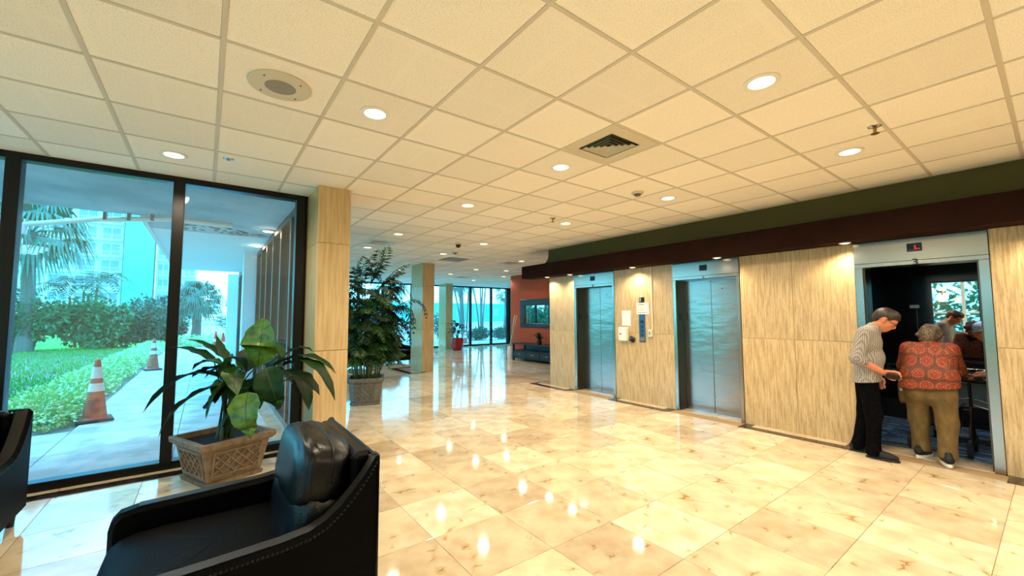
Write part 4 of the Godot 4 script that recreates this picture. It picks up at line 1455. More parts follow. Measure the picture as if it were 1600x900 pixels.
# ------------------------------------------------------------------ armchairs
func make_armchair(label: String) -> Node3D:
	# faces -x; 1.09 long, 1.01 wide
	var c := thing("armchair", label, "armchair")
	var prof := PackedVector2Array([Vector2(-0.545, 0.10), Vector2(0.545, 0.10), Vector2(0.545, 0.835), Vector2(0.525, 0.83), Vector2(0.475, 0.755), Vector2(0.42, 0.69), Vector2(0.36, 0.63), Vector2(0.30, 0.585), Vector2(0.23, 0.557), Vector2(0.12, 0.543), Vector2(-0.15, 0.532), Vector2(-0.43, 0.525), Vector2(-0.505, 0.51), Vector2(-0.535, 0.475), Vector2(-0.545, 0.43)])
	var cap := PackedVector2Array([Vector2(0.545, 0.838), Vector2(0.525, 0.833), Vector2(0.475, 0.758), Vector2(0.42, 0.693), Vector2(0.36, 0.633), Vector2(0.30, 0.588), Vector2(0.23, 0.560), Vector2(0.12, 0.546), Vector2(-0.15, 0.535), Vector2(-0.43, 0.528)])
	for s: float in [-1.0, 1.0]:
		var st := new_st()
		add_prism(st, prof, s * 0.395, s * 0.505, 0.022)
		var arm := putm("arm", done(st), M.leather_body, c)
		st = new_st()
		for i in cap.size() - 1:
			var a := Vector3(cap[i].x, cap[i].y + 0.001, s * 0.418)
			var b := Vector3(cap[i + 1].x, cap[i + 1].y + 0.001, s * 0.418)
			var o := Vector3(0, 0, s * 0.064)
			var n := Vector3(b.y - a.y, a.x - b.x, 0.0)
			quad(st, a, b, b + o, a + o, Vector3(-0.3, 1, 0), 0)
		putm("arm_cap", done(st), M.leather_worn_highlight, arm)  # lighter strip carrying the painted highlight of the arm top
		st = new_st()
		for i in range(1, cap.size() - 1):
			var n := int(cap[i].distance_to(cap[i + 1]) / 0.018)
			for k in n:
				var q := cap[i].lerp(cap[i + 1], float(k) / n)
				add_lathe(st, [Vector2(0.006, 0.0), Vector2(0.005, 0.003), Vector2(0.0, 0.0045)], 6, Vector3(q.x, q.y - 0.026, s * 0.505), Basis(Vector3(1, 0, 0), Vector3(0, 0, s), Vector3(0, -s, 0)))
		putm("nailheads", done(st), M.leather, arm).set_meta("kind", "stuff")
	var bst := new_st()
	add_box(bst, Vector3(0.487, 0.465, 0), Vector3(0.10, 0.73, 0.80), 0.022)
	var bp := putm("back_panel", done(bst), M.leather_body, c)
	put("piping", tube([Vector3(0.53, 0.832, -0.46), Vector3(0.53, 0.836, 0.0), Vector3(0.53, 0.832, 0.46)], [0.009], 8), M.leather, bp)
	put("top_roll", slab(Vector3(0.445, 0.79, -0.40), Vector3(0.535, 0.842, 0.40), 0.02), M.leather, bp)
	put("front_rail", slab(Vector3(-0.53, 0.10, -0.40), Vector3(-0.44, 0.30, 0.40), 0.02), M.leather, c)
	put("seat_deck", slab(Vector3(-0.46, 0.12, -0.40), Vector3(0.45, 0.24, 0.40)), M.leather_body, c)
	var st := new_st()
	add_pillow(st, Vector3(-0.08, 0.33, 0), Vector3(0.45, 0.105, 0.39), 0.32, Basis(), 0.05, 18, 32, 3)
	putm("seat_cushion", done(st), M.leather_body, c)
	st = new_st()
	add_pillow(st, Vector3(0.315, 0.50, 0), Vector3(0.155, 0.20, 0.385), 0.5, Basis(Vector3(0, 0, 1), -0.12), 0.05, 20, 34, 5)
	putm("lower_back_cushion", done(st), M.leather, c)
	st = new_st()
	var bb := Basis(Vector3(0, 0, 1), -0.16)
	add_pillow(st, Vector3(0.325, 0.715, 0), Vector3(0.145, 0.185, 0.375), 0.55, bb, 0.06, 22, 36, 8)
	var bc := putm("back_cushion", done(st), M.leather, c)
	var seam: Array = []
	for i in 21:
		var a := PI * i / 20.0
		seam.append(Vector3(0.325, 0.715, 0) + bb * Vector3(0.012, 0.187 * pow(sin(a), 0.55), -0.377 * signf(cos(a)) * pow(absf(cos(a)), 0.55)))
	put("seam", tube(seam, [0.006], 6), M.leather, bc)
	for sx: float in [-0.48, 0.48]:
		for sz: float in [-0.44, 0.44]:
			put("leg", lathe([Vector2(0.022, 0.0), Vector2(0.030, 0.10), Vector2(0.0, 0.10)], 10), M.wood_black, c, Vector3(sx, 0, sz))
	return c

func build_armchairs() -> void:
	var a := make_armchair("black leather armchair with a puffed back cushion, beside the lattice planter")
	a.position = Vector3(0.185, 0, -2.575)
	dup(a, "armchair", "black leather armchair with its back to the window, at the left edge", "armchair", Vector3(-1.53, 0, -4.215), PI / 2)
	dup(a, "armchair", "small far black armchair between the bamboo palm and the middle pillar", "armchair", Vector3(5.05, 0, -13.2), PI / 2 + 0.2)
	dup(a, "armchair", "far black armchair mostly hidden behind the bamboo palm", "armchair", Vector3(3.5, 0, -12.6), -PI / 2)

# ------------------------------------------------------------------ plants
func ring_poly(h: float, ch: float) -> PackedVector2Array:
	if ch <= 0.0:
		return PackedVector2Array([Vector2(-h, -h), Vector2(h, -h), Vector2(h, h), Vector2(-h, h)])
	var k := h - ch
	return PackedVector2Array([Vector2(-k, -h), Vector2(k, -h), Vector2(h, -k), Vector2(h, k), Vector2(k, h), Vector2(-k, h), Vector2(-h, k), Vector2(-h, -k)])

func make_planter(parent: Node3D, mat: Material, base: float, top: float, height: float, chamfer: float, diag: float) -> void:
	var levels := [[0.0, base * 0.93], [0.035, base * 0.96], [0.036, base * 0.86], [0.06, base * 0.90], [height * 0.80, top * 0.86], [height * 0.83, top * 0.93], [height * 0.88, top * 0.99], [height * 0.97, top], [height, top * 0.985], [height, top * 0.88], [height * 0.86, top * 0.86], [height * 0.86, 0.001]]
	var st := new_st()
	for i in levels.size() - 1:
		var a := ring_poly(levels[i][1], levels[i][1] * chamfer)
		var b := ring_poly(levels[i + 1][1], levels[i + 1][1] * chamfer)
		for k in a.size():
			var k2 := (k + 1) % a.size()
			var m := (a[k] + a[k2]) / 2
			var o := Vector3(m.x, 0, m.y).normalized()
			if i == 8 or i == 10:
				o = Vector3.UP
			elif i == 9:
				o = -o
			elif i in [1]:
				o = Vector3(o.x * 0.1, 1, o.z * 0.1)
			quad(st, Vector3(a[k].x, levels[i][0], a[k].y), Vector3(a[k2].x, levels[i][0], a[k2].y), Vector3(b[k2].x, levels[i + 1][0], b[k2].y), Vector3(b[k].x, levels[i + 1][0], b[k].y), o)
	var body := putm("pot", done(st), mat, parent)
	# framed lattice panels on the four broad faces
	var y0 := 0.06 + height * 0.05
	var y1 := height * 0.775
	var h0 := lerpf(base * 0.90, top * 0.86, (y0 - 0.06) / (height * 0.80 - 0.06))
	var h1 := lerpf(base * 0.90, top * 0.86, (y1 - 0.06) / (height * 0.80 - 0.06))
	var hw := h0 * (1.0 - chamfer) * 0.84
	for f in 4:
		var R := Basis(Vector3.UP, f * PI / 2)
		var c0 := Vector3(0, y0, h0)
		var c1 := Vector3(0, y1, h1)
		var v := (c1 - c0).normalized()
		var n := Vector3.RIGHT.cross(v).normalized()
		var B := Basis(Vector3.RIGHT, v, n)
		var H := (c1 - c0).length()
		var mid := (c0 + c1) / 2
		st = new_st()
		for s: float in [-1.0, 1.0]:
			add_box(st, R * (mid + B * Vector3(s * hw, 0, 0.004)), Vector3(0.022, H, 0.016), 0.004, R * B)
			add_box(st, R * (mid + B * Vector3(0, s * (H / 2 - 0.011), 0.004)), Vector3(hw * 2, 0.022, 0.016), 0.004, R * B)
		var fr := putm("panel_frame", done(st), mat, body)
		st = new_st()
		var iw := hw - 0.012
		var ih := H / 2 - 0.022
		for s: float in [-1.0, 1.0]:
			var k := -iw - ih
			while k < iw + ih:
				# line u = k + s * v, clipped to the panel
				var va := -ih
				var vb := ih
				var lim := [(-iw - k) * s, (iw - k) * s]
				va = maxf(va, minf(lim[0], lim[1]))
				vb = minf(vb, maxf(lim[0], lim[1]))
				if vb - va > 0.02:
					var p := Vector3(k + s * va, va, 0.004)
					var q := Vector3(k + s * vb, vb, 0.004)
					var d := (q - p).normalized()
					var lb := Basis(d, Vector3(0, 0, 1).cross(d), Vector3(0, 0, 1))
					add_box(st, R * (mid + B * ((p + q) / 2)), Vector3((q - p).length(), 0.016, 0.026), 0.004, R * B * lb)
				k += diag
		putm("lattice", done(st), mat, fr)
	put("soil", slab(Vector3(-top * 0.84, height * 0.86, -top * 0.84), Vector3(top * 0.84, height * 0.885, top * 0.84)) if chamfer <= 0.0 else lathe([Vector2(top * 0.86, height * 0.86), Vector2(top * 0.8, height * 0.885), Vector2(0.0, height * 0.89)], 20), M.soil, parent)

const LEAVES := [
	[0.43, 1.04, -4.76, 0.45, 1.31, -4.74, 0.47, 1.52, -4.76, 0.33, 2],
	[0.33, 0.87, -4.31, 0.31, 0.71, -4.23, 0.35, 0.49, -4.19, 0.26, 2],
	[0.14, 0.95, -4.85, -0.15, 0.96, -5.01, -0.43, 0.64, -5.16, 0.16, 0],
	[0.14, 0.90, -4.73, -0.13, 0.75, -4.81, -0.29, 0.47, -4.82, 0.20, 0],
	[0.09, 1.08, -5.08, -0.09, 1.19, -5.28, -0.29, 1.22, -5.42, 0.13, 0],
	[0.22, 1.03, -4.86, 0.07, 1.04, -4.91, -0.08, 0.95, -5.02, 0.16, 0],
	[0.55, 1.04, -4.67, 0.82, 1.14, -4.45, 1.04, 0.97, -4.24, 0.13, 0],
	[0.61, 1.06, -4.50, 0.84, 1.07, -4.27, 1.00, 0.74, -4.09, 0.16, 0],
	[0.57, 1.00, -4.60, 0.76, 0.95, -4.39, 0.90, 0.78, -4.26, 0.18, 0],
	[0.26, 0.94, -4.58, 0.12, 0.86, -4.62, 0.04, 0.62, -4.61, 0.13, 1],
	[0.47, 1.05, -4.48, 0.51, 0.89, -4.33, 0.57, 0.69, -4.28, 0.26, 0],
	[0.34, 1.01, -4.71, 0.21, 1.14, -4.67, 0.17, 0.90, -4.71, 0.20, 1],
	[0.22, 1.05, -5.04, 0.14, 1.19, -5.10, 0.10, 1.34, -5.13, 0.12, 1],
	[0.41, 0.95, -4.65, 0.41, 0.84, -4.59, 0.44, 0.67, -4.51, 0.24, 0],
	[0.30, 1.06, -4.55, 0.23, 1.01, -4.54, 0.26, 0.82, -4.45, 0.17, 1],
	[0.64, 1.10, -4.79, 0.78, 1.20, -4.75, 0.90, 1.17, -4.63, 0.11, 0],
	[0.71, 0.92, -4.61, 0.80, 0.86, -4.52, 0.84, 0.62, -4.42, 0.15, 0],
	[0.17, 1.10, -5.20, 0.01, 1.24, -5.33, -0.15, 1.30, -5.40, 0.11, 0],
	[0.18, 0.84, -4.95, 0.08, 0.69, -5.02, 0.03, 0.64, -5.00, 0.14, 0],
	[0.40, 1.11, -4.91, 0.53, 1.23, -4.87, 0.66, 1.11, -4.71, 0.20, 1],
	[0.28, 0.92, -5.00, 0.16, 1.02, -5.08, 0.02, 0.92, -5.14, 0.17, 0],
	[0.46, 0.90, -4.86, 0.60, 0.98, -4.80, 0.74, 0.84, -4.72, 0.18, 0],
	[0.36, 0.96, -5.02, 0.40, 1.14, -5.10, 0.46, 1.22, -5.16, 0.19, 0],
	[0.26, 0.86, -4.78, 0.16, 0.90, -4.70, 0.10, 0.74, -4.64, 0.18, 0],
	[0.52, 0.98, -4.96, 0.66, 1.08, -5.00, 0.80, 0.98, -5.02, 0.17, 0],
	[0.20, 1.00, -4.92, 0.05, 1.10, -4.96, -0.08, 1.02, -5.02, 0.16, 1],
	[0.32, 0.82, -4.70, 0.27, 0.86, -4.56, 0.24, 0.68, -4.48, 0.16, 0]]

func build_plants() -> void:
	var C := Vector3(0.19, 0, -4.94)
	var pl := thing("potted_plant", "broad-leaved green plant in a square brown lattice planter by the window", "potted plant", C, 0.40)
	make_planter(pl, M.planter, 0.26, 0.325, 0.405, 0.0, 0.088)
	var inv := pl.transform.affine_inverse()
	var r := RandomNumberGenerator.new()
	r.seed = 8
	var view_right := inv.basis * Vector3(0.80, 0, 0.60)
	var i := 0
	for e: Array in LEAVES:
		var a := inv * Vector3(e[0], e[1], e[2])
		var b := inv * Vector3(e[3], e[4], e[5])
		var c := inv * Vector3(e[6], e[7], e[8])
		var root := Vector3(r.randf_range(-0.06, 0.06), 0.35, r.randf_range(-0.06, 0.06))
		var bow := Vector3(a.x * 0.35, lerpf(0.35, a.y, 0.62), a.z * 0.35)
		put("leaf_stalk", tube(bez(root, bow, a, 7), [0.013, 0.011, 0.010, 0.009, 0.008, 0.007, 0.006], 7), M.stem, pl)
		var st := new_st()
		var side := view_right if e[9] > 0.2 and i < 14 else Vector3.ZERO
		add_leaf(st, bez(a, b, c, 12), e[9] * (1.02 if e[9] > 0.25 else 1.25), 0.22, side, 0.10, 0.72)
		var lf := putm("leaf", done(st), [M.leaf_dark, M.leaf_mid, M.leaf_bright][e[10]], pl)
		put("midrib", tube(bez(a, b, c, 8), [0.005, 0.0045, 0.004, 0.0035, 0.003, 0.0025, 0.002, 0.001], 5), M.stem, lf)
		i += 1
	# bamboo palm
	var P := thing("bamboo_palm", "tall bushy bamboo palm in a grey planter behind the first pillar", "potted plant", Vector3(2.33, 0, -7.45), -0.35)
	make_planter(P, M.planter_grey, 0.26, 0.305, 0.46, 0.24, 0.085)
	for k in 24:
		var a := TAU * k * 0.618
		var rr := 0.05 + 0.16 * sqrt(k / 20.0)
		var h := r.randf_range(1.55, 2.3) - (0.75 if k % 3 == 2 else 0.0)
		var root := Vector3(cos(a) * rr, 0.40, sin(a) * rr)
		var top := Vector3(cos(a) * (rr + 0.22 * r.randf()), h, sin(a) * (rr + 0.22 * r.randf()))
		put("cane", tube(bez(root, (root + top) * 0.5 + Vector3(cos(a), 0, sin(a)) * 0.03, top, 6), [0.012, 0.011, 0.010, 0.009, 0.008, 0.006], 6), M.cane, P)
		var nf := 9
		for f in nf:
			var az := a + r.randf_range(-1.9, 1.9)
			var ly := lerpf(0.66, h, pow((f + 0.6) / nf, 0.85))
			var q := root.lerp(top, (ly - 0.40) / maxf(h - 0.40, 0.1))
			var L := r.randf_range(0.28, 0.50)
			var dir := Vector3(cos(az), 0, sin(az))
			var st := new_st()
			feather_palm_frond(st, q, q + dir * L * 0.5 + Vector3(0, 0.10 + 0.06 * r.randf(), 0), q + dir * L + Vector3(0, r.randf_range(-0.20, 0.10), 0), 0.23, 0.036, 12, r, 0.5)
			putm("frond", done(st), M.palm_leaf if r.randf() < 0.7 else M.palm_leaf_bright, P)
	# long arching branches that reach out towards the middle pillar and up
	for e: Array in [[0.35, 1.55, 0.75, 1.75, 0.85, 1.35], [0.3, 1.8, 0.55, 2.05, 0.8, 1.75], [0.05, 2.1, 0.15, 2.42, 0.10, 2.58], [0.3, 1.2, 0.6, 1.45, 0.75, 1.15], [0.2, 2.0, 0.42, 2.25, 0.62, 2.3], [-0.1, 2.0, -0.2, 2.25, -0.1, 2.4]]:
		var side := P.transform.basis.inverse() * Vector3(0.80, 0, 0.60)
		var f0: Vector3 = side * e[0] + Vector3(0, e[1], 0)
		var f1: Vector3 = side * e[2] + Vector3(0, e[3], 0)
		var f2: Vector3 = side * e[4] + Vector3(0, e[5], 0)
		put("cane", tube(bez(Vector3(0.02, 0.40, 0.02), Vector3(f0.x * 0.4, f0.y * 0.66, f0.z * 0.4), f0, 6), [0.010, 0.009, 0.008, 0.007, 0.006, 0.005], 6), M.cane, P)
		for k in 4:
			var st := new_st()
			var w := Vector3(r.randf_range(-0.12, 0.12), r.randf_range(-0.12, 0.12), r.randf_range(-0.12, 0.12))
			feather_palm_frond(st, f0, f1 + w, f2 + w * 2.0, 0.22, 0.032, 12, r, 0.5)
			putm("frond", done(st), M.palm_leaf, P)

# ------------------------------------------------------------------ far end of the lobby
func build_far_lobby() -> void:
	var r := RandomNumberGenerator.new()
	r.seed = 15
	var rp := thing("potted_plant", "leafy plant in a glossy red pot beside the far pillar", "potted plant", Vector3(9.0, 0, -16.1))
	put("pot", lathe([Vector2(0.0, 0.0), Vector2(0.19, 0.0), Vector2(0.25, 0.12), Vector2(0.28, 0.40), Vector2(0.285, 0.52), Vector2(0.27, 0.54), Vector2(0.25, 0.52), Vector2(0.24, 0.46), Vector2(0.0, 0.46)], 24), M.red_pot, rp)
	for k in 22:
		var a := TAU * k * 0.618
		var L := r.randf_range(0.28, 0.60)
		var top := Vector3(cos(a) * L, 0.55 + r.randf_range(0.1, 0.75), sin(a) * L)
		var st := new_st()
		var b := Vector3(cos(a) * L * 0.35, top.y * 0.95, sin(a) * L * 0.35)
		add_leaf(st, bez(b, (b + top) * 0.5 + Vector3(0, 0.10, 0), top, 7), 0.13, 0.2, Vector3.ZERO, 0.1)
		put("leaf_stalk", tube([Vector3(0, 0.46, 0), b * 0.5 + Vector3(0, 0.3, 0), b], [0.008, 0.006, 0.005], 5), M.stem, rp)
		putm("leaf", done(st), M.leaf_dark if k % 3 else M.leaf_mid, rp)
	# console
	var t := thing("console_table", "low black console with an open shelf and three drawers", "console table", Vector3(8.80, 0, -10.30))
	put("top", slab(Vector3(-0.29, 0.545, -1.12), Vector3(0.28, 0.585, 1.12), 0.008), M.wood_black, t)
	put("shelf", slab(Vector3(-0.25, 0.335, -1.06), Vector3(0.26, 0.36, 1.06)), M.wood_black, t)
	put("bottom", slab(Vector3(-0.25, 0.09, -1.06), Vector3(0.26, 0.12, 1.06)), M.wood_black, t)
	put("back", slab(Vector3(0.24, 0.09, -1.06), Vector3(0.27, 0.545, 1.06)), M.wood_black, t)
	for s: float in [-1.0, 1.0]:
		for u: float in [-0.24, 0.24]:
			put("leg", slab(Vector3(u - 0.03, 0, s * 1.07 - 0.03), Vector3(u + 0.03, 0.545, s * 1.07 + 0.03), 0.004), M.wood_black, t)
	for k in 3:
		var dr := put("drawer", slab(Vector3(-0.27, 0.13, -1.03 + 0.69 * k), Vector3(0.2, 0.33, -0.36 + 0.69 * k), 0.006), M.wood_black, t)
		put("handle", slab(Vector3(-0.295, 0.225, -0.76 + 0.69 * k), Vector3(-0.268, 0.245, -0.62 + 0.69 * k), 0.004), M.chrome, dr)
	# wall mirror
	var m := thing("wall_mirror", "wide wall mirror in a thick black frame on the orange wall", "mirror", Vector3(9.1, 0, -10.62))
	put("glass", slab(Vector3(-0.02, 1.24, -0.74), Vector3(-0.012, 1.88, 0.74)), M.mirror, m)
	var st := new_st()
	span(st, Vector3(-0.05, 1.865, -1.02), Vector3(0.0, 2.09, 1.02), 0.012)
	span(st, Vector3(-0.05, 1.12, -1.02), Vector3(0.0, 1.255, 1.02), 0.012)
	span(st, Vector3(-0.05, 1.255, -1.02), Vector3(0.0, 1.865, -0.73), 0.012)
	span(st, Vector3(-0.05, 1.255, 0.73), Vector3(0.0, 1.865, 1.02), 0.012)
	putm("frame", done(st), M.black, m)
	var v := thing("floor_vase", "tall slim white floor vase left of the console", "vase", Vector3(8.72, 0, -11.78))
	put("body", lathe([Vector2(0.0, 0.0), Vector2(0.10, 0.0), Vector2(0.115, 0.2), Vector2(0.095, 0.42), Vector2(0.085, 0.44), Vector2(0.075, 0.40), Vector2(0.0, 0.38)], 20), M.white, v)
	var sk := thing("dried_sticks", "bundle of pale dried sticks leaning in the white floor vase", "dried stems", Vector3(8.72, 0.385, -11.78))
	for k in 8:
		var a := r.randf() * TAU
		put("stick", tube([Vector3(0.03 * cos(a), 0, 0.03 * sin(a)), Vector3(0.06 + 0.02 * cos(a), 0.55, 0.10 + 0.02 * sin(a)), Vector3(0.10 + 0.05 * cos(a), 1.08 + r.randf() * 0.1, 0.2 + 0.05 * sin(a))], [0.016, 0.014, 0.010], 6), M.off_white, sk)
	var hp := thing("house_plant", "small spiky house plant standing on the black console", "potted plant", Vector3(8.68, 0.585, -10.15))
	put("pot", lathe([Vector2(0.0, 0.0), Vector2(0.07, 0.0), Vector2(0.09, 0.13), Vector2(0.08, 0.13), Vector2(0.0, 0.11)], 16), M.black, hp)
	for k in 16:
		var a := TAU * k * 0.618
		var e := r.randf_range(0.2, 1.2)
		var d := Vector3(cos(a) * cos(e), sin(e), sin(a) * cos(e))
		var sl := new_st()
		add_leaf(sl, bez(Vector3(0, 0.12, 0), Vector3(0, 0.12, 0) + d * 0.2 + Vector3(0, 0.04, 0), Vector3(0, 0.12, 0) + d * 0.34 - Vector3(0, 0.05, 0), 6), 0.05, 0.2)
		putm("leaf", done(sl), M.leaf_dark, hp)
	# chandelier near the camera, seen only in the elevator mirror
	var ch := thing("chandelier", "brass chandelier with lit glass shades, seen in the elevator mirror", "chandelier", Vector3(-4.6, 2.33, -2.53))
	put("stem", tube([Vector3(0, 0.66, 0), Vector3(0, 0.0, 0), Vector3(0, -0.12, 0)], [0.012, 0.02, 0.035], 10), M.brass, ch)
	for k in 6:
		var a := TAU * k / 6.0
		var d := Vector3(cos(a), 0, sin(a))
		var arm := put("arm", tube([Vector3(0, -0.08, 0), d * 0.18 + Vector3(0, -0.14, 0), d * 0.33 + Vector3(0, -0.04, 0), d * 0.34 + Vector3(0, 0.03, 0)], [0.012, 0.010, 0.009, 0.009], 8), M.brass, ch)
		put("lamp_shade", lathe([Vector2(0.03, 0.03), Vector2(0.075, 0.06), Vector2(0.085, 0.11), Vector2(0.06, 0.15), Vector2(0.0, 0.16)], 16), M.lens, arm, d * 0.34)
	var ol := OmniLight3D.new()
	ol.name = "chandelier_lamp"
	ol.position = Vector3(0, -0.2, 0)
	ol.light_color = LAMP_COLOR
	ol.light_energy = LAMP_E * 0.5
	ol.light_size = 0.15
	ol.omni_range = 25.0
	ol.omni_attenuation = 2.0
	ol.shadow_enabled = true
	ch.add_child(ol, true)

# ------------------------------------------------------------------ inside of the open elevator
func build_cab() -> void:
	var c := thing("elevator_cab", "dark interior of the open elevator with a mirror, handrails and striped blue-grey carpet", "elevator cab")
	var z0 := -1.75
	var z1 := 0.12
	var xb := 8.30
	put("floor_carpet", slab(Vector3(6.46, -0.02, z0), Vector3(xb, 0.004, z1)), M.carpet, c)
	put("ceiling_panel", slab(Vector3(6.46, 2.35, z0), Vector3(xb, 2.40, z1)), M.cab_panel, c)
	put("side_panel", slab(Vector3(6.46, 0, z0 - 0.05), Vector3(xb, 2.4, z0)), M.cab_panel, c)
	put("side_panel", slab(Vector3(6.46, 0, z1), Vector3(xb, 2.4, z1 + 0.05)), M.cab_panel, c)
	put("front_return", slab(Vector3(6.46, 0, z0), Vector3(6.50, 2.4, -1.37)), M.steel_dark, c)
	put("front_return", slab(Vector3(6.46, 0, -0.47), Vector3(6.50, 2.4, z1)), M.steel_dark, c)
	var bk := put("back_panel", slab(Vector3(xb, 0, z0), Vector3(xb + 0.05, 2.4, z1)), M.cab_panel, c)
	put("kick_strip", slab(Vector3(xb - 0.012, 0.0, z0), Vector3(xb, 0.27, z1)), M.void, bk)
	put("lower_panel", slab(Vector3(xb - 0.014, 0.285, -1.18), Vector3(xb, 0.60, z1)), M.cab_grey, bk)
	put("wood_strip", slab(Vector3(xb - 0.02, 0.62, -1.18), Vector3(xb, 0.655, z1), 0.004), M.cab_wood, bk)
	put("wood_strip", slab(Vector3(xb - 0.02, 0.86, -1.18), Vector3(xb, 0.90, z1), 0.004), M.cab_wood, bk)
	put("mirror", slab(Vector3(xb - 0.012, 0.95, -1.09), Vector3(xb - 0.004, 1.99, -0.655)), M.mirror, bk)
	put("mirror_trim", slab(Vector3(xb - 0.018, 0.94, -1.115), Vector3(xb, 2.01, -1.09), 0.003), M.cab_panel, bk)
	put("mirror_trim", slab(Vector3(xb - 0.018, 1.99, -1.115), Vector3(xb, 2.015, -0.63), 0.003), M.cab_panel, bk)
	put("edge_glint", slab(Vector3(xb - 0.008, 1.16, -1.262), Vector3(xb, 1.60, -1.255)), M.chrome, bk)  # bright sliver standing in for a thin reflection on the panel
	put("notice_plate", slab(Vector3(xb - 0.006, 1.62, -1.33), Vector3(xb, 1.665, -1.23)), M.mid_grey, bk)
	put("cab_lamp", lathe([Vector2(0.0, -0.012), Vector2(0.05, -0.010), Vector2(0.06, 0.0)], 20), M.lens, c, Vector3(7.75, 2.35, -0.5))
	var s := SpotLight3D.new()
	s.name = "cab_beam"
	s.position = Vector3(7.75, 2.31, -0.5)
	s.rotation.x = -PI / 2
	s.spot_angle = 75.0
	s.spot_angle_attenuation = 0.6
	s.spot_attenuation = 2.0
	s.spot_range = 12.0
	s.light_size = 0.05
	s.light_color = Color(0.85, 0.93, 1.0)
	s.light_energy = 1.2
	s.shadow_enabled = true
	c.add_child(s, true)
	for y: float in [0.715, 0.795]:
		put("handrail", tube([Vector3(xb - 0.06, y, z0 + 0.06), Vector3(xb - 0.06, y, z1 - 0.06)], [0.014], 10), M.chrome, c)
	for z: float in [-1.6, -0.8, 0.0]:
		put("rail_bracket", slab(Vector3(xb - 0.065, 0.70, z - 0.012), Vector3(xb, 0.81, z + 0.012), 0.003), M.chrome, c)

# ------------------------------------------------------------------ people
func head_bones(T: Transform3D, s := 1.0) -> Array:
	var P := func(x: float, y: float, z: float) -> Vector3: return T * (Vector3(x, y, z) * s)
	var b: Array = [
		[P.call(0, 0.030, -0.030), P.call(0, 0.034, 0.012), 0.082 * s, 0.078 * s],
		[P.call(0, -0.020, 0.020), P.call(0, -0.060, 0.034), 0.060 * s, 0.046 * s],
		[P.call(0, -0.092, 0.062), P.call(0, -0.088, 0.056), 0.020 * s, 0.020 * s],
		[P.call(-0.026, 0.022, 0.076), P.call(0.026, 0.022, 0.076), 0.015 * s, 0.015 * s],
		[P.call(0, 0.008, 0.088), P.call(0, -0.024, 0.108), 0.007 * s, 0.012 * s],
		[P.call(-0.011, -0.028, 0.096), P.call(0.011, -0.028, 0.096), 0.009 * s, 0.009 * s],
		[P.call(-0.020, -0.054, 0.082), P.call(0.020, -0.054, 0.082), 0.008 * s, 0.008 * s],
		[P.call(-0.018, -0.066, 0.080), P.call(0.018, -0.066, 0.080), 0.009 * s, 0.009 * s]]
	for x: float in [-1.0, 1.0]:
		b.append([P.call(x * 0.046, -0.070, 0.0), P.call(x * 0.016, -0.090, 0.052), 0.026 * s, 0.020 * s])
		b.append([P.call(x * 0.034, -0.022, 0.058), P.call(x * 0.036, -0.028, 0.050), 0.026 * s, 0.026 * s])
		b.append([P.call(x * 0.080, 0.012, -0.010), P.call(x * 0.078, -0.026, -0.002), 0.013 * s, 0.009 * s])
	return b

func hand_bones(T: Transform3D, thumb: float, curl: float) -> Array:
	# wrist at the origin, fingers along +z, palm facing -y, thumb on the side given
	var b: Array = [
		[T * Vector3(0, 0, -0.02), T * Vector3(0, 0, 0.02), 0.024, 0.022],
		[T * Vector3(-0.024, 0, 0.02), T * Vector3(-0.030, 0, 0.080), 0.014, 0.012],
		[T * Vector3(0, 0.002, 0.02), T * Vector3(0, 0.002, 0.085), 0.015, 0.013],
		[T * Vector3(0.024, 0, 0.02), T * Vector3(0.030, 0, 0.080), 0.014, 0.012]]
	var xs := [-0.033, -0.011, 0.011, 0.033]
	var ln := [0.058, 0.074, 0.080, 0.070]
	for i in 4:
		var k: int = i if thumb > 0 else i
		var L: float = ln[k] if thumb > 0 else ln[3 - k]
		var p := Vector3(xs[i], 0.0, 0.082)
		var a := curl * 0.5
		for seg in 3:
			var l: float = L * [0.44, 0.31, 0.25][seg]
			var q := p + Vector3(xs[i] * 0.06, -sin(a) * l, cos(a) * l)
			b.append([T * p, T * q, 0.0092 - 0.0006 * seg, 0.0088 - 0.0007 * seg])
			p = q
			a += curl
	b.append([T * Vector3(thumb * 0.022, -0.006, 0.014), T * Vector3(thumb * 0.048, -0.018, 0.046), 0.014, 0.011])
	b.append([T * Vector3(thumb * 0.048, -0.018, 0.046), T * Vector3(thumb * 0.052, -0.034, 0.074), 0.0105, 0.0095])
	b.append([T * Vector3(thumb * 0.052, -0.034, 0.074), T * Vector3(thumb * 0.044, -0.046, 0.096), 0.0095, 0.008])
	return b

func aim(at: Vector3, fwd: Vector3, up: Vector3) -> Transform3D:
	var z := fwd.normalized()
	var x := up.cross(z).normalized()
	return Transform3D(Basis(x, z.cross(x).normalized(), z), at)

func eyes(parent: Node3D, T: Transform3D, s := 1.0) -> void:
	for x: float in [-1.0, 1.0]:
		var st := new_st()
		add_pillow(st, T * (Vector3(x * 0.031, 0.004, 0.079) * s), Vector3(0.012, 0.007, 0.008) * s, 1.0, T.basis, 0.0, 8, 10)
		putm("eye", done(st), M.eye, parent)

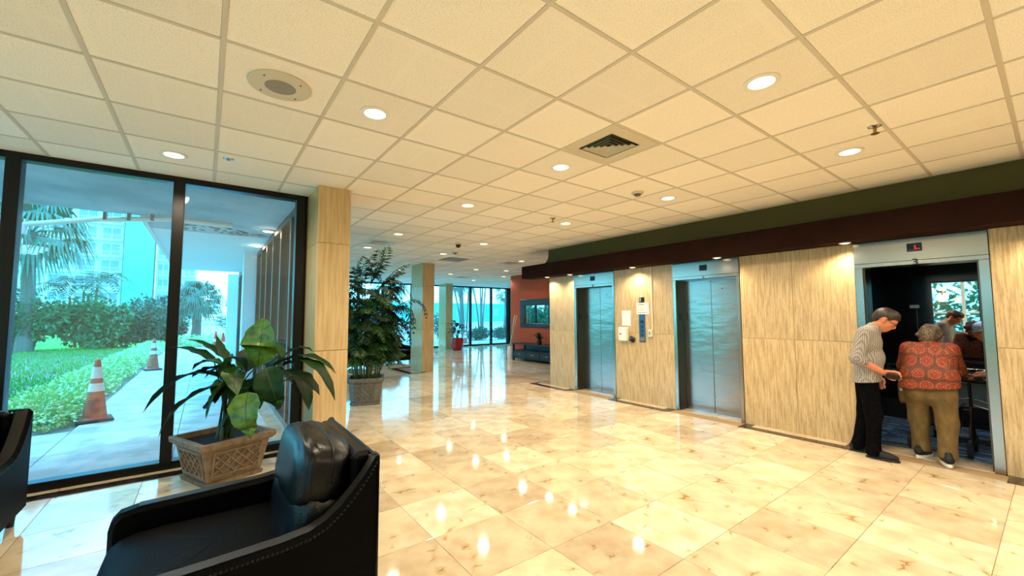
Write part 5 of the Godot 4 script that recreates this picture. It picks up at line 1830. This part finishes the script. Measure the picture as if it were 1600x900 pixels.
func shoe(parent: Node3D, at: Vector3, yaw: float, upper: Material, sole: Material, thick: float) -> void:
	var b := Basis(Vector3.UP, yaw)
	var st := new_st()
	add_blob(st, [
		[at + b * Vector3(0, thick + 0.036, -0.055), at + b * Vector3(0, thick + 0.032, 0.03), 0.036, 0.038],
		[at + b * Vector3(0, thick + 0.032, 0.03), at + b * Vector3(0, thick + 0.020, 0.150), 0.042, 0.026],
		[at + b * Vector3(0.012, thick + 0.022, 0.09), at + b * Vector3(-0.012, thick + 0.022, 0.09), 0.034, 0.034],
		[at + b * Vector3(0, thick + 0.04, -0.04), at + b * Vector3(0, thick + 0.085, -0.035), 0.036, 0.036]], 0.008, 0.010, [Plane(Vector3.DOWN, -(at.y + thick))])
	var s := put("shoe", indexed(st), upper, parent)
	var poly := PackedVector2Array()
	for i in 20:
		var a := TAU * i / 20.0
		var z := sin(a)
		poly.append(Vector2(cos(a) * (0.044 + 0.006 * z), 0.045 + z * 0.138))
	st = new_st()
	add_prism(st, poly, 0.0, thick, 0.004, b * Basis(Vector3.RIGHT, Vector3(0, 0, 1), Vector3.UP), at)
	putm("sole", done(st), sole, s)

func build_people() -> void:
	man()
	woman()
	elder()
	rollator()
	walker()

func man() -> void:
	var p := thing("person", "man in checked grey shirt and black trousers looking at a phone beside the open elevator", "person", Vector3(5.865, 0, -1.29), 0.20)
	var hipl := Vector3(0.085, 0.86, -0.05)
	var hipr := Vector3(-0.085, 0.86, -0.03)
	var kl := Vector3(0.09, 0.47, -0.06)
	var kr := Vector3(-0.085, 0.47, 0.01)
	var al := Vector3(0.09, 0.075, -0.14)
	var ar := Vector3(-0.09, 0.075, -0.01)
	var sl := Vector3(0.165, 1.335, 0.02)
	var sr := Vector3(-0.165, 1.335, -0.02)
	var el := Vector3(0.225, 1.07, -0.03)
	var er := Vector3(-0.235, 1.06, -0.10)
	var wl := Vector3(0.205, 0.845, 0.05)
	var wr := Vector3(-0.17, 0.925, 0.105)
	var H := Transform3D(Basis(Vector3.RIGHT, 0.70), Vector3(0, 1.472, 0.15))
	var st := new_st()
	# skin: arms, trunk, legs
	add_blob(st, [
		[hipl, kl, 0.072, 0.052], [kl, al, 0.048, 0.036], [hipr, kr, 0.072, 0.052], [kr, ar, 0.048, 0.036],
		[al, al + Vector3(0, -0.045, 0.09), 0.034, 0.028], [ar, ar + Vector3(0, -0.045, 0.09), 0.034, 0.028],
		[Vector3(-0.05, 0.93, -0.03), Vector3(0.05, 0.93, -0.03), 0.10, 0.10],
		[Vector3(-0.05, 1.10, -0.01), Vector3(0.05, 1.10, -0.01), 0.10, 0.10],
		[Vector3(-0.08, 1.25, 0.0), Vector3(0.08, 1.25, 0.0), 0.10, 0.10],
		[Vector3(0, 1.28, 0.0), Vector3(0, 1.35, 0.03), 0.08, 0.06],
		[sl, el, 0.048, 0.040], [sr, er, 0.048, 0.040],
		[el, wl, 0.043, 0.027], [er, wr, 0.044, 0.027],
		[Vector3(0, 1.34, 0.03), Vector3(0, 1.42, 0.095), 0.056, 0.054]], 0.013, 0.022)
	add_blob(st, head_bones(H, 0.98) + [[Vector3(0, 1.36, 0.045), Vector3(0, 1.43, 0.105), 0.052, 0.052]], 0.005, 0.010)
	var HR := aim(wr, Vector3(0.10, -0.10, 0.95), Vector3(0.75, 0.65, 0.0))
	var HL := aim(wl, Vector3(-0.05, -0.97, 0.2), Vector3(0.95, 0.0, 0.15))
	add_blob(st, hand_bones(HR, 1.0, 0.55), 0.004, 0.005)
	add_blob(st, hand_bones(HL, -1.0, 0.45), 0.004, 0.005)
	var body := put("body", indexed(st), M.skin, p)
	eyes(body, H, 0.98)
	# hair
	st = new_st()
	var hb: Array = [
		[H * Vector3(0, 0.040, -0.032), H * Vector3(0, 0.052, 0.008), 0.084, 0.078],
		[H * Vector3(0, 0.075, 0.045), H * Vector3(0, 0.060, 0.062), 0.040, 0.030],
		[H * Vector3(0, -0.02, -0.062), H * Vector3(0, 0.02, -0.06), 0.054, 0.062]]
	for x: float in [-1.0, 1.0]:
		hb.append([H * Vector3(x * 0.068, 0.035, 0.012), H * Vector3(x * 0.066, 0.045, -0.02), 0.020, 0.024])
	add_blob(st, hb, 0.006, 0.010, [Plane(H.basis * Vector3(0, -0.75, 0.66).normalized(), (H * Vector3(0, 0.012, 0.040)).dot(H.basis * Vector3(0, -0.75, 0.66).normalized()))])
	put("hair", indexed(st), M.hair_brown, body)
	# glasses
	var gl := new_st()
	for x: float in [-1.0, 1.0]:
		var ring: Array = []
		for k in 13:
			var a := TAU * k / 12.0
			ring.append(H * Vector3(x * 0.033 + 0.023 * cos(a), 0.004 + 0.017 * sin(a), 0.098))
		add_tube(gl, ring, [0.0028], 5)
		add_tube(gl, [H * Vector3(x * 0.056, 0.008, 0.096), H * Vector3(x * 0.084, 0.012, 0.02), H * Vector3(x * 0.084, 0.0, -0.02)], [0.003], 5)
	add_tube(gl, [H * Vector3(-0.010, 0.006, 0.102), H * Vector3(0.010, 0.006, 0.102)], [0.0028], 5)
	putm("glasses", done(gl), M.black, body)
	# shirt: sleeves to the elbows, hem over the trousers
	st = new_st()
	add_blob(st, [
		[Vector3(-0.078, 0.78, -0.035), Vector3(0.078, 0.78, -0.03), 0.126, 0.126],
		[Vector3(-0.068, 0.93, -0.02), Vector3(0.068, 0.93, -0.02), 0.126, 0.126],
		[Vector3(-0.055, 1.06, 0.0), Vector3(0.055, 1.06, 0.01), 0.124, 0.124],
		[Vector3(-0.08, 1.22, -0.01), Vector3(0.08, 1.22, 0.0), 0.118, 0.118],
		[Vector3(-0.10, 1.315, -0.01), Vector3(0.10, 1.315, 0.01), 0.078, 0.078],
		[sl, el, 0.066, 0.053], [sr, er, 0.068, 0.054],
		[er, er.lerp(wr, 0.24), 0.053, 0.051], [el, el.lerp(wl, 0.24), 0.052, 0.050],
		[Vector3(0, 1.33, 0.015), Vector3(0, 1.395, 0.07), 0.074, 0.066]], 0.011, 0.020, [Plane(Vector3(0, -1, 0.12).normalized(), -0.80), Plane(Vector3(0, 0.72, 0.69).normalized(), Vector3(0, 1.40, 0.075).dot(Vector3(0, 0.72, 0.69).normalized()))])
	var sh := put("shirt", indexed(st), M.shirt, body)
	st = new_st()
	for w: Array in [[er, wr], [el, wl]]:
		var d: Vector3 = (w[1] - w[0]).normalized()
		var q: Vector3 = w[0].lerp(w[1], 0.28)
		add_tube(st, [q - d * 0.028, q - d * 0.024, q + d * 0.016, q + d * 0.020], [0.050, 0.056, 0.054, 0.044], 18)
	putm("cuff", done(st), M.shirt, sh)
	st = new_st()
	add_tube(st, [Vector3(0, 1.375, 0.055), Vector3(0, 1.395, 0.068), Vector3(0, 1.412, 0.080)], [0.078, 0.072, 0.066], 20, 1.0, false)
	putm("collar", done(st), M.shirt, sh)
	# trousers
	st = new_st()
	add_blob(st, [
		[Vector3(-0.05, 0.90, -0.03), Vector3(0.05, 0.90, -0.03), 0.108, 0.108],
		[hipl, kl, 0.094, 0.072], [kl, al, 0.070, 0.056], [hipr, kr, 0.094, 0.072], [kr, ar, 0.070, 0.058],
		[al, al + Vector3(0, -0.03, 0), 0.058, 0.058], [ar, ar + Vector3(0, -0.03, 0.005), 0.060, 0.060]], 0.012, 0.016, [Plane(Vector3.DOWN, -0.035), Plane(Vector3.UP, 0.87)])
	put("trousers", indexed(st), M.jeans_black, body)
	shoe(body, Vector3(0.09, 0, -0.13), 0.15, M.rubber, M.black, 0.022)
	shoe(body, Vector3(-0.095, 0, 0.015), -0.10, M.rubber, M.black, 0.022)
	var G := p.transform * HR
	var ph := thing("phone", "small dark phone held in the right hand of the man in the checked shirt", "phone")
	ph.transform = G * Transform3D(Basis(Vector3(0, 1, 0), 0.15), Vector3(0.008, -0.040, 0.082))
	put("case", slab(Vector3(-0.034, -0.005, -0.066), Vector3(0.034, 0.005, 0.066), 0.003), M.black, ph)
	put("screen", slab(Vector3(-0.030, -0.0058, -0.060), Vector3(0.030, -0.0048, 0.060)), M.maroon, ph)

func woman() -> void:
	var p := thing("person", "woman seen from behind in a rust patterned blouse and khaki trousers, bending over a rollator", "person", Vector3(6.20, 0, -0.88), PI / 2)
	var hipl := Vector3(0.10, 0.72, -0.03)
	var hipr := Vector3(-0.10, 0.72, -0.04)
	var kl := Vector3(0.105, 0.41, 0.03)
	var kr := Vector3(-0.115, 0.41, -0.04)
	var al := Vector3(0.10, 0.085, 0.03)
	var ar := Vector3(-0.11, 0.085, -0.11)
	var sl := Vector3(0.165, 1.155, 0.10)
	var sr := Vector3(-0.165, 1.155, 0.10)
	var el := Vector3(0.215, 0.95, 0.16)
	var er := Vector3(-0.190, 0.95, 0.17)
	var wl := Vector3(0.235, 0.875, 0.375)
	var wr := Vector3(-0.225, 0.875, 0.385)
	var H := Transform3D(Basis(Vector3.RIGHT, 0.55), Vector3(0, 1.275, 0.235))
	var st := new_st()
	add_blob(st, [
		[hipl, kl, 0.085, 0.060], [kl, al, 0.055, 0.038], [hipr, kr, 0.085, 0.060], [kr, ar, 0.055, 0.038],
		[al, al + Vector3(0, -0.03, 0.08), 0.034, 0.028], [ar, ar + Vector3(0, -0.03, 0.08), 0.034, 0.028],
		[Vector3(-0.07, 0.80, -0.03), Vector3(0.07, 0.80, -0.03), 0.11, 0.11],
		[Vector3(-0.06, 0.96, 0.03), Vector3(0.06, 0.96, 0.03), 0.11, 0.11],
		[Vector3(-0.07, 1.09, 0.07), Vector3(0.07, 1.09, 0.07), 0.10, 0.10],
		[sl, el, 0.050, 0.042], [sr, er, 0.050, 0.042], [el, wl, 0.042, 0.027], [er, wr, 0.042, 0.027],
		[Vector3(0, 1.14, 0.10), Vector3(0, 1.22, 0.18), 0.056, 0.052]], 0.013, 0.022)
	add_blob(st, head_bones(H, 0.94) + [[Vector3(0, 1.17, 0.13), Vector3(0, 1.23, 0.19), 0.05, 0.05]], 0.006, 0.010)
	add_blob(st, hand_bones(aim(wl, Vector3(0, -0.05, 1), Vector3(0, 1, 0.05)), -1.0, 0.75), 0.004, 0.005)
	add_blob(st, hand_bones(aim(wr, Vector3(0, -0.05, 1), Vector3(0, 1, 0.05)), 1.0, 0.75), 0.004, 0.005)
	var body := put("body", indexed(st), M.skin, p)
	eyes(body, H, 0.94)
	st = new_st()
	var r := RandomNumberGenerator.new()
	r.seed = 6
	var hb: Array = [[H * Vector3(0, 0.035, -0.035), H * Vector3(0, 0.045, 0.010), 0.094, 0.086], [H * Vector3(0, -0.045, -0.062), H * Vector3(0, 0.0, -0.06), 0.064, 0.075]]
	for i in 34:
		var n := Vector3(r.randfn(), r.randfn(), r.randfn()).normalized()
		if n.z > 0.45 and n.y < 0.35:
			continue
		var q := H * (Vector3(0, 0.02, -0.025) + n * Vector3(0.090, 0.098, 0.100))
		hb.append([q, q + Vector3(0.01, 0.005, 0), 0.021, 0.018])
	add_blob(st, hb, 0.006, 0.008, [Plane(H.basis * Vector3(0, -0.6, 0.8), (H * Vector3(0, 0.012, 0.055)).dot(H.basis * Vector3(0, -0.6, 0.8)))])
	put("hair", indexed(st), M.hair_grey, body)
	# blouse
	st = new_st()
	add_blob(st, [
		[Vector3(-0.092, 0.72, -0.045), Vector3(0.092, 0.72, -0.045), 0.146, 0.146],
		[Vector3(-0.090, 0.86, -0.02), Vector3(0.090, 0.86, -0.02), 0.142, 0.142],
		[Vector3(-0.075, 0.98, 0.03), Vector3(0.075, 0.98, 0.03), 0.128, 0.128],
		[Vector3(-0.095, 1.08, 0.06), Vector3(0.095, 1.08, 0.06), 0.110, 0.110],
		[Vector3(-0.10, 1.145, 0.09), Vector3(0.10, 1.145, 0.09), 0.070, 0.070],
		[sl, el, 0.070, 0.060], [sr, er, 0.070, 0.060], [el, el.lerp(wl, 0.45), 0.056, 0.050], [er, er.lerp(wr, 0.45), 0.056, 0.050],
		[Vector3(0, 1.14, 0.10), Vector3(0, 1.195, 0.155), 0.072, 0.064]], 0.011, 0.020, [Plane(Vector3(-0.10, -1, 0.05).normalized(), -0.755)])
	put("blouse", indexed(st), M.blouse, body)
	# khaki trousers
	st = new_st()
	add_blob(st, [
		[Vector3(-0.085, 0.80, -0.04), Vector3(0.085, 0.80, -0.04), 0.118, 0.118],
		[Vector3(-0.09, 0.69, -0.055), Vector3(0.09, 0.69, -0.055), 0.105, 0.105],
		[hipl, kl, 0.102, 0.084], [kl, al, 0.082, 0.070], [hipr, kr, 0.102, 0.084], [kr, ar, 0.082, 0.070],
		[al, al + Vector3(0, -0.03, 0), 0.070, 0.070], [ar, ar + Vector3(0, -0.03, 0), 0.070, 0.070]], 0.012, 0.014, [Plane(Vector3.DOWN, -0.075), Plane(Vector3.UP, 0.82)])
	put("trousers", indexed(st), M.khaki, body)
	shoe(body, Vector3(0.10, 0, 0.02), -0.25, M.rubber, M.cone_white, 0.034)
	shoe(body, Vector3(-0.11, 0, -0.12), 0.30, M.rubber, M.cone_white, 0.034)

func elder() -> void:
	var p := thing("person", "elderly person in white cap and shirt with a walker, half hidden by the door jamb", "person", Vector3(7.62, 0, -0.36), PI)
	var hipl := Vector3(0.09, 0.74, -0.05)
	var hipr := Vector3(-0.09, 0.74, -0.05)
	var kl := Vector3(0.09, 0.42, 0.03)
	var kr := Vector3(-0.09, 0.42, -0.02)
	var al := Vector3(0.10, 0.08, 0.02)
	var ar := Vector3(-0.10, 0.08, -0.10)
	var sl := Vector3(0.155, 1.16, 0.06)
	var sr := Vector3(-0.155, 1.16, 0.06)
	var el := Vector3(0.215, 0.92, 0.05)
	var er := Vector3(-0.215, 0.92, 0.05)
	var wl := Vector3(0.215, 0.805, 0.235)
	var wr := Vector3(-0.215, 0.805, 0.235)
	var H := Transform3D(Basis(Vector3.RIGHT, 0.35), Vector3(0, 1.315, 0.20))
	var st := new_st()
	add_blob(st, [
		[hipl, kl, 0.075, 0.055], [kl, al, 0.050, 0.036], [hipr, kr, 0.075, 0.055], [kr, ar, 0.050, 0.036],
		[al, al + Vector3(0, -0.04, 0.08), 0.034, 0.028], [ar, ar + Vector3(0, -0.04, 0.08), 0.034, 0.028],
		[Vector3(-0.06, 0.82, -0.04), Vector3(0.06, 0.82, -0.04), 0.10, 0.10],
		[Vector3(-0.06, 0.98, 0.0), Vector3(0.06, 0.98, 0.0), 0.10, 0.10],
		[Vector3(-0.07, 1.10, 0.03), Vector3(0.07, 1.10, 0.03), 0.095, 0.095],
		[sl, el, 0.046, 0.038], [sr, er, 0.046, 0.038], [el, wl, 0.038, 0.025], [er, wr, 0.038, 0.025],
		[Vector3(0, 1.15, 0.06), Vector3(0, 1.25, 0.15), 0.052, 0.05]], 0.013, 0.022)
	add_blob(st, head_bones(H, 0.94) + [[Vector3(0, 1.19, 0.10), Vector3(0, 1.26, 0.155), 0.048, 0.048]], 0.006, 0.010)
	add_blob(st, hand_bones(aim(wl, Vector3(-0.1, -0.2, 1), Vector3(0, 1, 0.2)), -1.0, 0.75), 0.004, 0.005)
	add_blob(st, hand_bones(aim(wr, Vector3(0.1, -0.2, 1), Vector3(0, 1, 0.2)), 1.0, 0.75), 0.004, 0.005)
	var body := put("body", indexed(st), M.skin, p)
	eyes(body, H, 0.94)
	st = new_st()
	add_blob(st, [
		[H * Vector3(0, 0.042, -0.030), H * Vector3(0, 0.050, 0.014), 0.092, 0.086],
		[H * Vector3(0, -0.01, -0.06), H * Vector3(0, 0.02, -0.06), 0.062, 0.07]], 0.007, 0.010, [Plane(H.basis * Vector3(0, -0.94, 0.34), (H * Vector3(0, 0.020, 0.04)).dot(H.basis * Vector3(0, -0.94, 0.34)))])
	var cp := put("cap", indexed(st), M.knit_white, body)
	var band: Array = []
	for k in 25:
		var a := TAU * k / 24.0
		band.append(H * Vector3(0.092 * cos(a), 0.022 + 0.018 * sin(a), -0.010 + 0.106 * sin(a)))
	put("cap_band", tube(band, [0.012], 8), M.knit_white, cp)
	st = new_st()
	add_blob(st, [
		[Vector3(-0.07, 0.74, -0.04), Vector3(0.07, 0.74, -0.04), 0.122, 0.122],
		[Vector3(-0.07, 0.90, -0.02), Vector3(0.07, 0.90, -0.02), 0.118, 0.118],
		[Vector3(-0.08, 1.08, 0.02), Vector3(0.08, 1.08, 0.02), 0.108, 0.108],
		[Vector3(-0.10, 1.15, 0.05), Vector3(0.10, 1.15, 0.05), 0.066, 0.066],
		[sl, el, 0.066, 0.056], [sr, er, 0.066, 0.056], [el, el.lerp(wl, 0.75), 0.052, 0.040], [er, er.lerp(wr, 0.75), 0.052, 0.040],
		[Vector3(0, 1.16, 0.065), Vector3(0, 1.205, 0.11), 0.066, 0.060]], 0.012, 0.018, [Plane(Vector3.DOWN, -0.72)])
	put("shirt", indexed(st), M.shirt_white, body)
	st = new_st()
	add_blob(st, [
		[Vector3(-0.06, 0.78, -0.04), Vector3(0.06, 0.78, -0.04), 0.11, 0.11],
		[hipl, kl, 0.092, 0.074], [kl, al, 0.072, 0.060], [hipr, kr, 0.092, 0.074], [kr, ar, 0.072, 0.060],
		[al, al + Vector3(0, -0.03, 0), 0.06, 0.06], [ar, ar + Vector3(0, -0.03, 0), 0.06, 0.06]], 0.013, 0.014, [Plane(Vector3.DOWN, -0.06)])
	put("trousers", indexed(st), M.jeans_black, body)
	shoe(body, Vector3(0.10, 0, 0.03), 0.1, M.rubber, M.cone_white, 0.022)
	shoe(body, Vector3(-0.10, 0, -0.09), -0.1, M.rubber, M.cone_white, 0.022)

func wheel(parent: Node3D, at: Vector3, r: float, w: float) -> void:
	# axle along z
	var b := Basis(Vector3(1, 0, 0), Vector3(0, 0, 1), Vector3(0, -1, 0))
	var st := new_st()
	add_lathe(st, [Vector2(r * 0.72, -w / 2), Vector2(r * 0.95, -w / 2), Vector2(r, -w / 4), Vector2(r, w / 4), Vector2(r * 0.95, w / 2), Vector2(r * 0.72, w / 2), Vector2(r * 0.72, -w / 2)], 22, at, b)
	var t := putm("wheel", done(st), M.rubber, parent)
	st = new_st()
	add_lathe(st, [Vector2(0.0, -w * 0.35), Vector2(r * 0.74, -w * 0.35), Vector2(r * 0.74, w * 0.35), Vector2(0.0, w * 0.35)], 16, at, b)
	putm("hub", done(st), M.grey, t)

func rollator() -> void:
	var c := thing("rollator", "dark red wheeled rollator that the woman leans on in the elevator doorway", "rollator")
	for z: float in [-1.115, -0.655]:
		var side := put("side_frame", tube([Vector3(6.60, 0.845, z), Vector3(6.74, 0.85, z), Vector3(6.80, 0.80, z), Vector3(6.82, 0.45, z), Vector3(6.96, 0.12, z)], [0.014], 10), M.maroon, c)
		put("rear_leg", tube([Vector3(6.82, 0.52, z), Vector3(6.70, 0.30, z), Vector3(6.58, 0.12, z)], [0.013], 10), M.maroon, side)
		put("grip", tube([Vector3(6.55, 0.843, z), Vector3(6.70, 0.850, z)], [0.017], 10), M.rubber, side)
		wheel(c, Vector3(6.56, 0.095, z), 0.095, 0.034)
		wheel(c, Vector3(6.98, 0.095, z), 0.095, 0.034)
	put("seat", slab(Vector3(6.64, 0.50, -1.06), Vector3(6.92, 0.53, -0.71), 0.012), M.rubber, c)
	put("cross_bar", tube([Vector3(6.80, 0.47, -1.115), Vector3(6.80, 0.47, -0.655)], [0.012], 8), M.maroon, c)
	put("cross_bar", tube([Vector3(6.66, 0.24, -1.115), Vector3(6.66, 0.24, -0.655)], [0.010], 8), M.chrome, c)
	put("backrest_strap", tube([Vector3(6.82, 0.76, -1.115), Vector3(6.95, 0.76, -0.885), Vector3(6.82, 0.76, -0.655)], [0.018], 8, 0.6), M.rubber, c)
	put("basket", slab(Vector3(6.68, 0.26, -1.04), Vector3(6.92, 0.47, -0.73), 0.02), M.maroon, c)
	var b := thing("handbag", "tan handbag hanging from the left grip of the rollator", "bag", Vector3(6.60, 0.52, -1.15))
	var st := new_st()
	add_pillow(st, Vector3(0, 0.115, 0), Vector3(0.115, 0.135, 0.045), 0.45, Basis(), 0.10, 16, 24, 4)
	putm("pouch", done(st), M.tan, b)
	put("strap", tube([Vector3(-0.07, 0.22, 0), Vector3(-0.04, 0.32, 0.02), Vector3(0, 0.345, 0.035), Vector3(0.04, 0.32, 0.02), Vector3(0.07, 0.22, 0)], [0.009], 8), M.tan, b)
	put("buckle", slab(Vector3(-0.130, 0.13, -0.02), Vector3(-0.10, 0.18, 0.03), 0.004), M.cone_white, b)

func walker() -> void:
	var c := thing("walker", "light metal walking frame in front of the person with the white cap", "walker")
	for x: float in [7.40, 7.84]:
		var s := put("side_frame", tube([Vector3(x, 0.02, -1.02), Vector3(x, 0.40, -0.98), Vector3(x, 0.72, -0.94), Vector3(x, 0.765, -0.90), Vector3(x, 0.77, -0.60), Vector3(x, 0.73, -0.56), Vector3(x, 0.02, -0.50)], [0.013], 10), M.chrome, c)
		put("grip", tube([Vector3(x, 0.772, -0.74), Vector3(x, 0.770, -0.60)], [0.018], 10), M.rubber, s)
		put("brace", tube([Vector3(x, 0.42, -0.98), Vector3(x, 0.46, -0.75), Vector3(x, 0.40, -0.53)], [0.010], 8), M.chrome, s)
	put("front_bar", tube([Vector3(7.40, 0.55, -0.96), Vector3(7.84, 0.55, -0.96)], [0.012], 8), M.chrome, c)
	wheel(c, Vector3(7.37, 0.065, -1.02), 0.065, 0.026)
	wheel(c, Vector3(7.87, 0.065, -1.02), 0.065, 0.026)

# ------------------------------------------------------------------ beyond the windows at the far end
func build_far_outside() -> void:
	var r := RandomNumberGenerator.new()
	r.seed = 91
	traffic_cone("pale orange traffic cone outside the back windows, right of the red pot", Vector3(11.85, -0.03, -20.3), 0.72, M.cone, [Vector2(0.30, 0.44), Vector2(0.50, 0.62)])
	var bl := small_leaf(0.15, 0.08)
	var B := [
		["taller dark shrub outside the back windows, behind the red potted plant", Vector3(11.9, 0, -22.6), Vector3(0.9, 1.35, 0.7), 1500],
		["low round shrub outside, left of the two in front of the slim trunks", Vector3(14.2, 0, -22.8), Vector3(0.95, 0.62, 0.7), 1200],
		["low round shrub outside, right of the two in front of the slim trunks", Vector3(15.9, 0, -22.8), Vector3(0.85, 0.62, 0.7), 1200],
		["small shrub outside the last pane beside the orange wall", Vector3(19.0, 0, -24.5), Vector3(0.6, 0.9, 0.6), 700],
		["bushy shrub outside, seen left of the far pillar", Vector3(9.9, 0, -22.0), Vector3(0.9, 1.4, 0.7), 1300],
		["shrub outside, seen through the leaves of the bamboo palm", Vector3(6.0, 0, -23.5), Vector3(1.3, 0.95, 0.8), 1300]]
	for b: Array in B:
		var o := thing("shrub", b[0], "shrub", b[1])
		var c: Vector3 = b[2]
		var sp: Array = []
		for k in 5:
			sp.append([Vector3(r.randf_range(-0.55, 0.55) * c.x, c.y * r.randf_range(0.4, 0.75), r.randf_range(-0.5, 0.5) * c.z), c * r.randf_range(0.45, 0.6), int(b[3] / 5.0)])
		leaf_cloud(bl, M.garden_leaf_dark, "foliage", o, sp, 0.7, 1.3, r)
		put("stem", tube([Vector3(0, -0.08, 0), Vector3(0.05, c.y * 0.6, 0)], [0.03, 0.012], 6), M.bark, o)
	# clumps of slim trunks
	var T := [
		["clump of slim grey palm trunks fanning out, left of the three panes", Vector3(13.4, -0.05, -22.9), [-1.35, -0.85, -0.45, 0.35]],
		["clump of slim grey palm trunks in the middle pane", Vector3(14.9, -0.05, -23.4), [-0.9, -0.1, 0.12, 0.5]],
		["pair of slim grey palm trunks in the right pane", Vector3(16.4, -0.05, -23.0), [0.4, 0.9]]]
	for t: Array in T:
		var o := thing("slim_palm", t[0], "palm tree", t[1])
		for lean: float in t[2]:
			var top := Vector3(lean * 1.3, 5.4, r.randf_range(-0.4, 0.4))
			put("trunk", tube(bez(Vector3(lean * 0.15, 0, 0), Vector3(lean * 0.5, 2.6, 0), top, 8), [0.07, 0.06, 0.055, 0.05, 0.05, 0.045, 0.04, 0.04], 8), M.bark, o)
			for k in 7:
				var a := TAU * k / 7.0 + lean
				var st := new_st()
				feather_palm_frond(st, top, top + Vector3(cos(a) * 0.7, 0.45, sin(a) * 0.7), top + Vector3(cos(a) * 1.5, -0.35, sin(a) * 1.5), 0.55, 0.06, 14, r)
				putm("frond", done(st), M.frond, o)
	# a long turquoise building across the forecourt
	var tb := thing("building", "long low turquoise building across the forecourt beyond the back windows", "building", Vector3(31, -0.1, -52))
	put("wall", slab(Vector3(-22, 0.7, -6), Vector3(16, 3.3, 0)), M.turquoise, tb)
	put("base", slab(Vector3(-22, 0, -5.8), Vector3(16, 0.7, -0.05)), M.stucco, tb)
	put("coping", slab(Vector3(-22.1, 3.3, -6.1), Vector3(16.1, 3.45, 0.1)), M.white, tb)
	for k in 12:
		put("window", slab(Vector3(-20.8 + 3.1 * k, 1.5, -0.02), Vector3(-19.6 + 3.1 * k, 2.6, 0.05)), M.window_far, tb)
	var fw := thing("garden_wall", "pale low garden wall beyond the forecourt shrubs", "wall", Vector3(16, -0.1, -36))
	put("wall", slab(Vector3(-14, 0, -0.2), Vector3(26, 0.30, 0)), M.stucco, fw)
	put("coping", slab(Vector3(-14, 0.30, -0.24), Vector3(26, 0.36, 0.04)), M.white, fw)
	for k in 5:
		fan_palm("fan_palm", ["round fan palm over the turquoise building, far left", "round fan palm behind the middle pillar, beyond the forecourt", "round fan palm above the left pane at the back", "round fan palm above the middle pane at the back", "round fan palm above the right pane at the back"][k], Vector3(8.0 + 8.0 * k, -0.1, -42.0 - 1.5 * (k % 2)), 4.6 + 0.5 * (k % 3), 2.4, 20, 40 + k, 0.6)
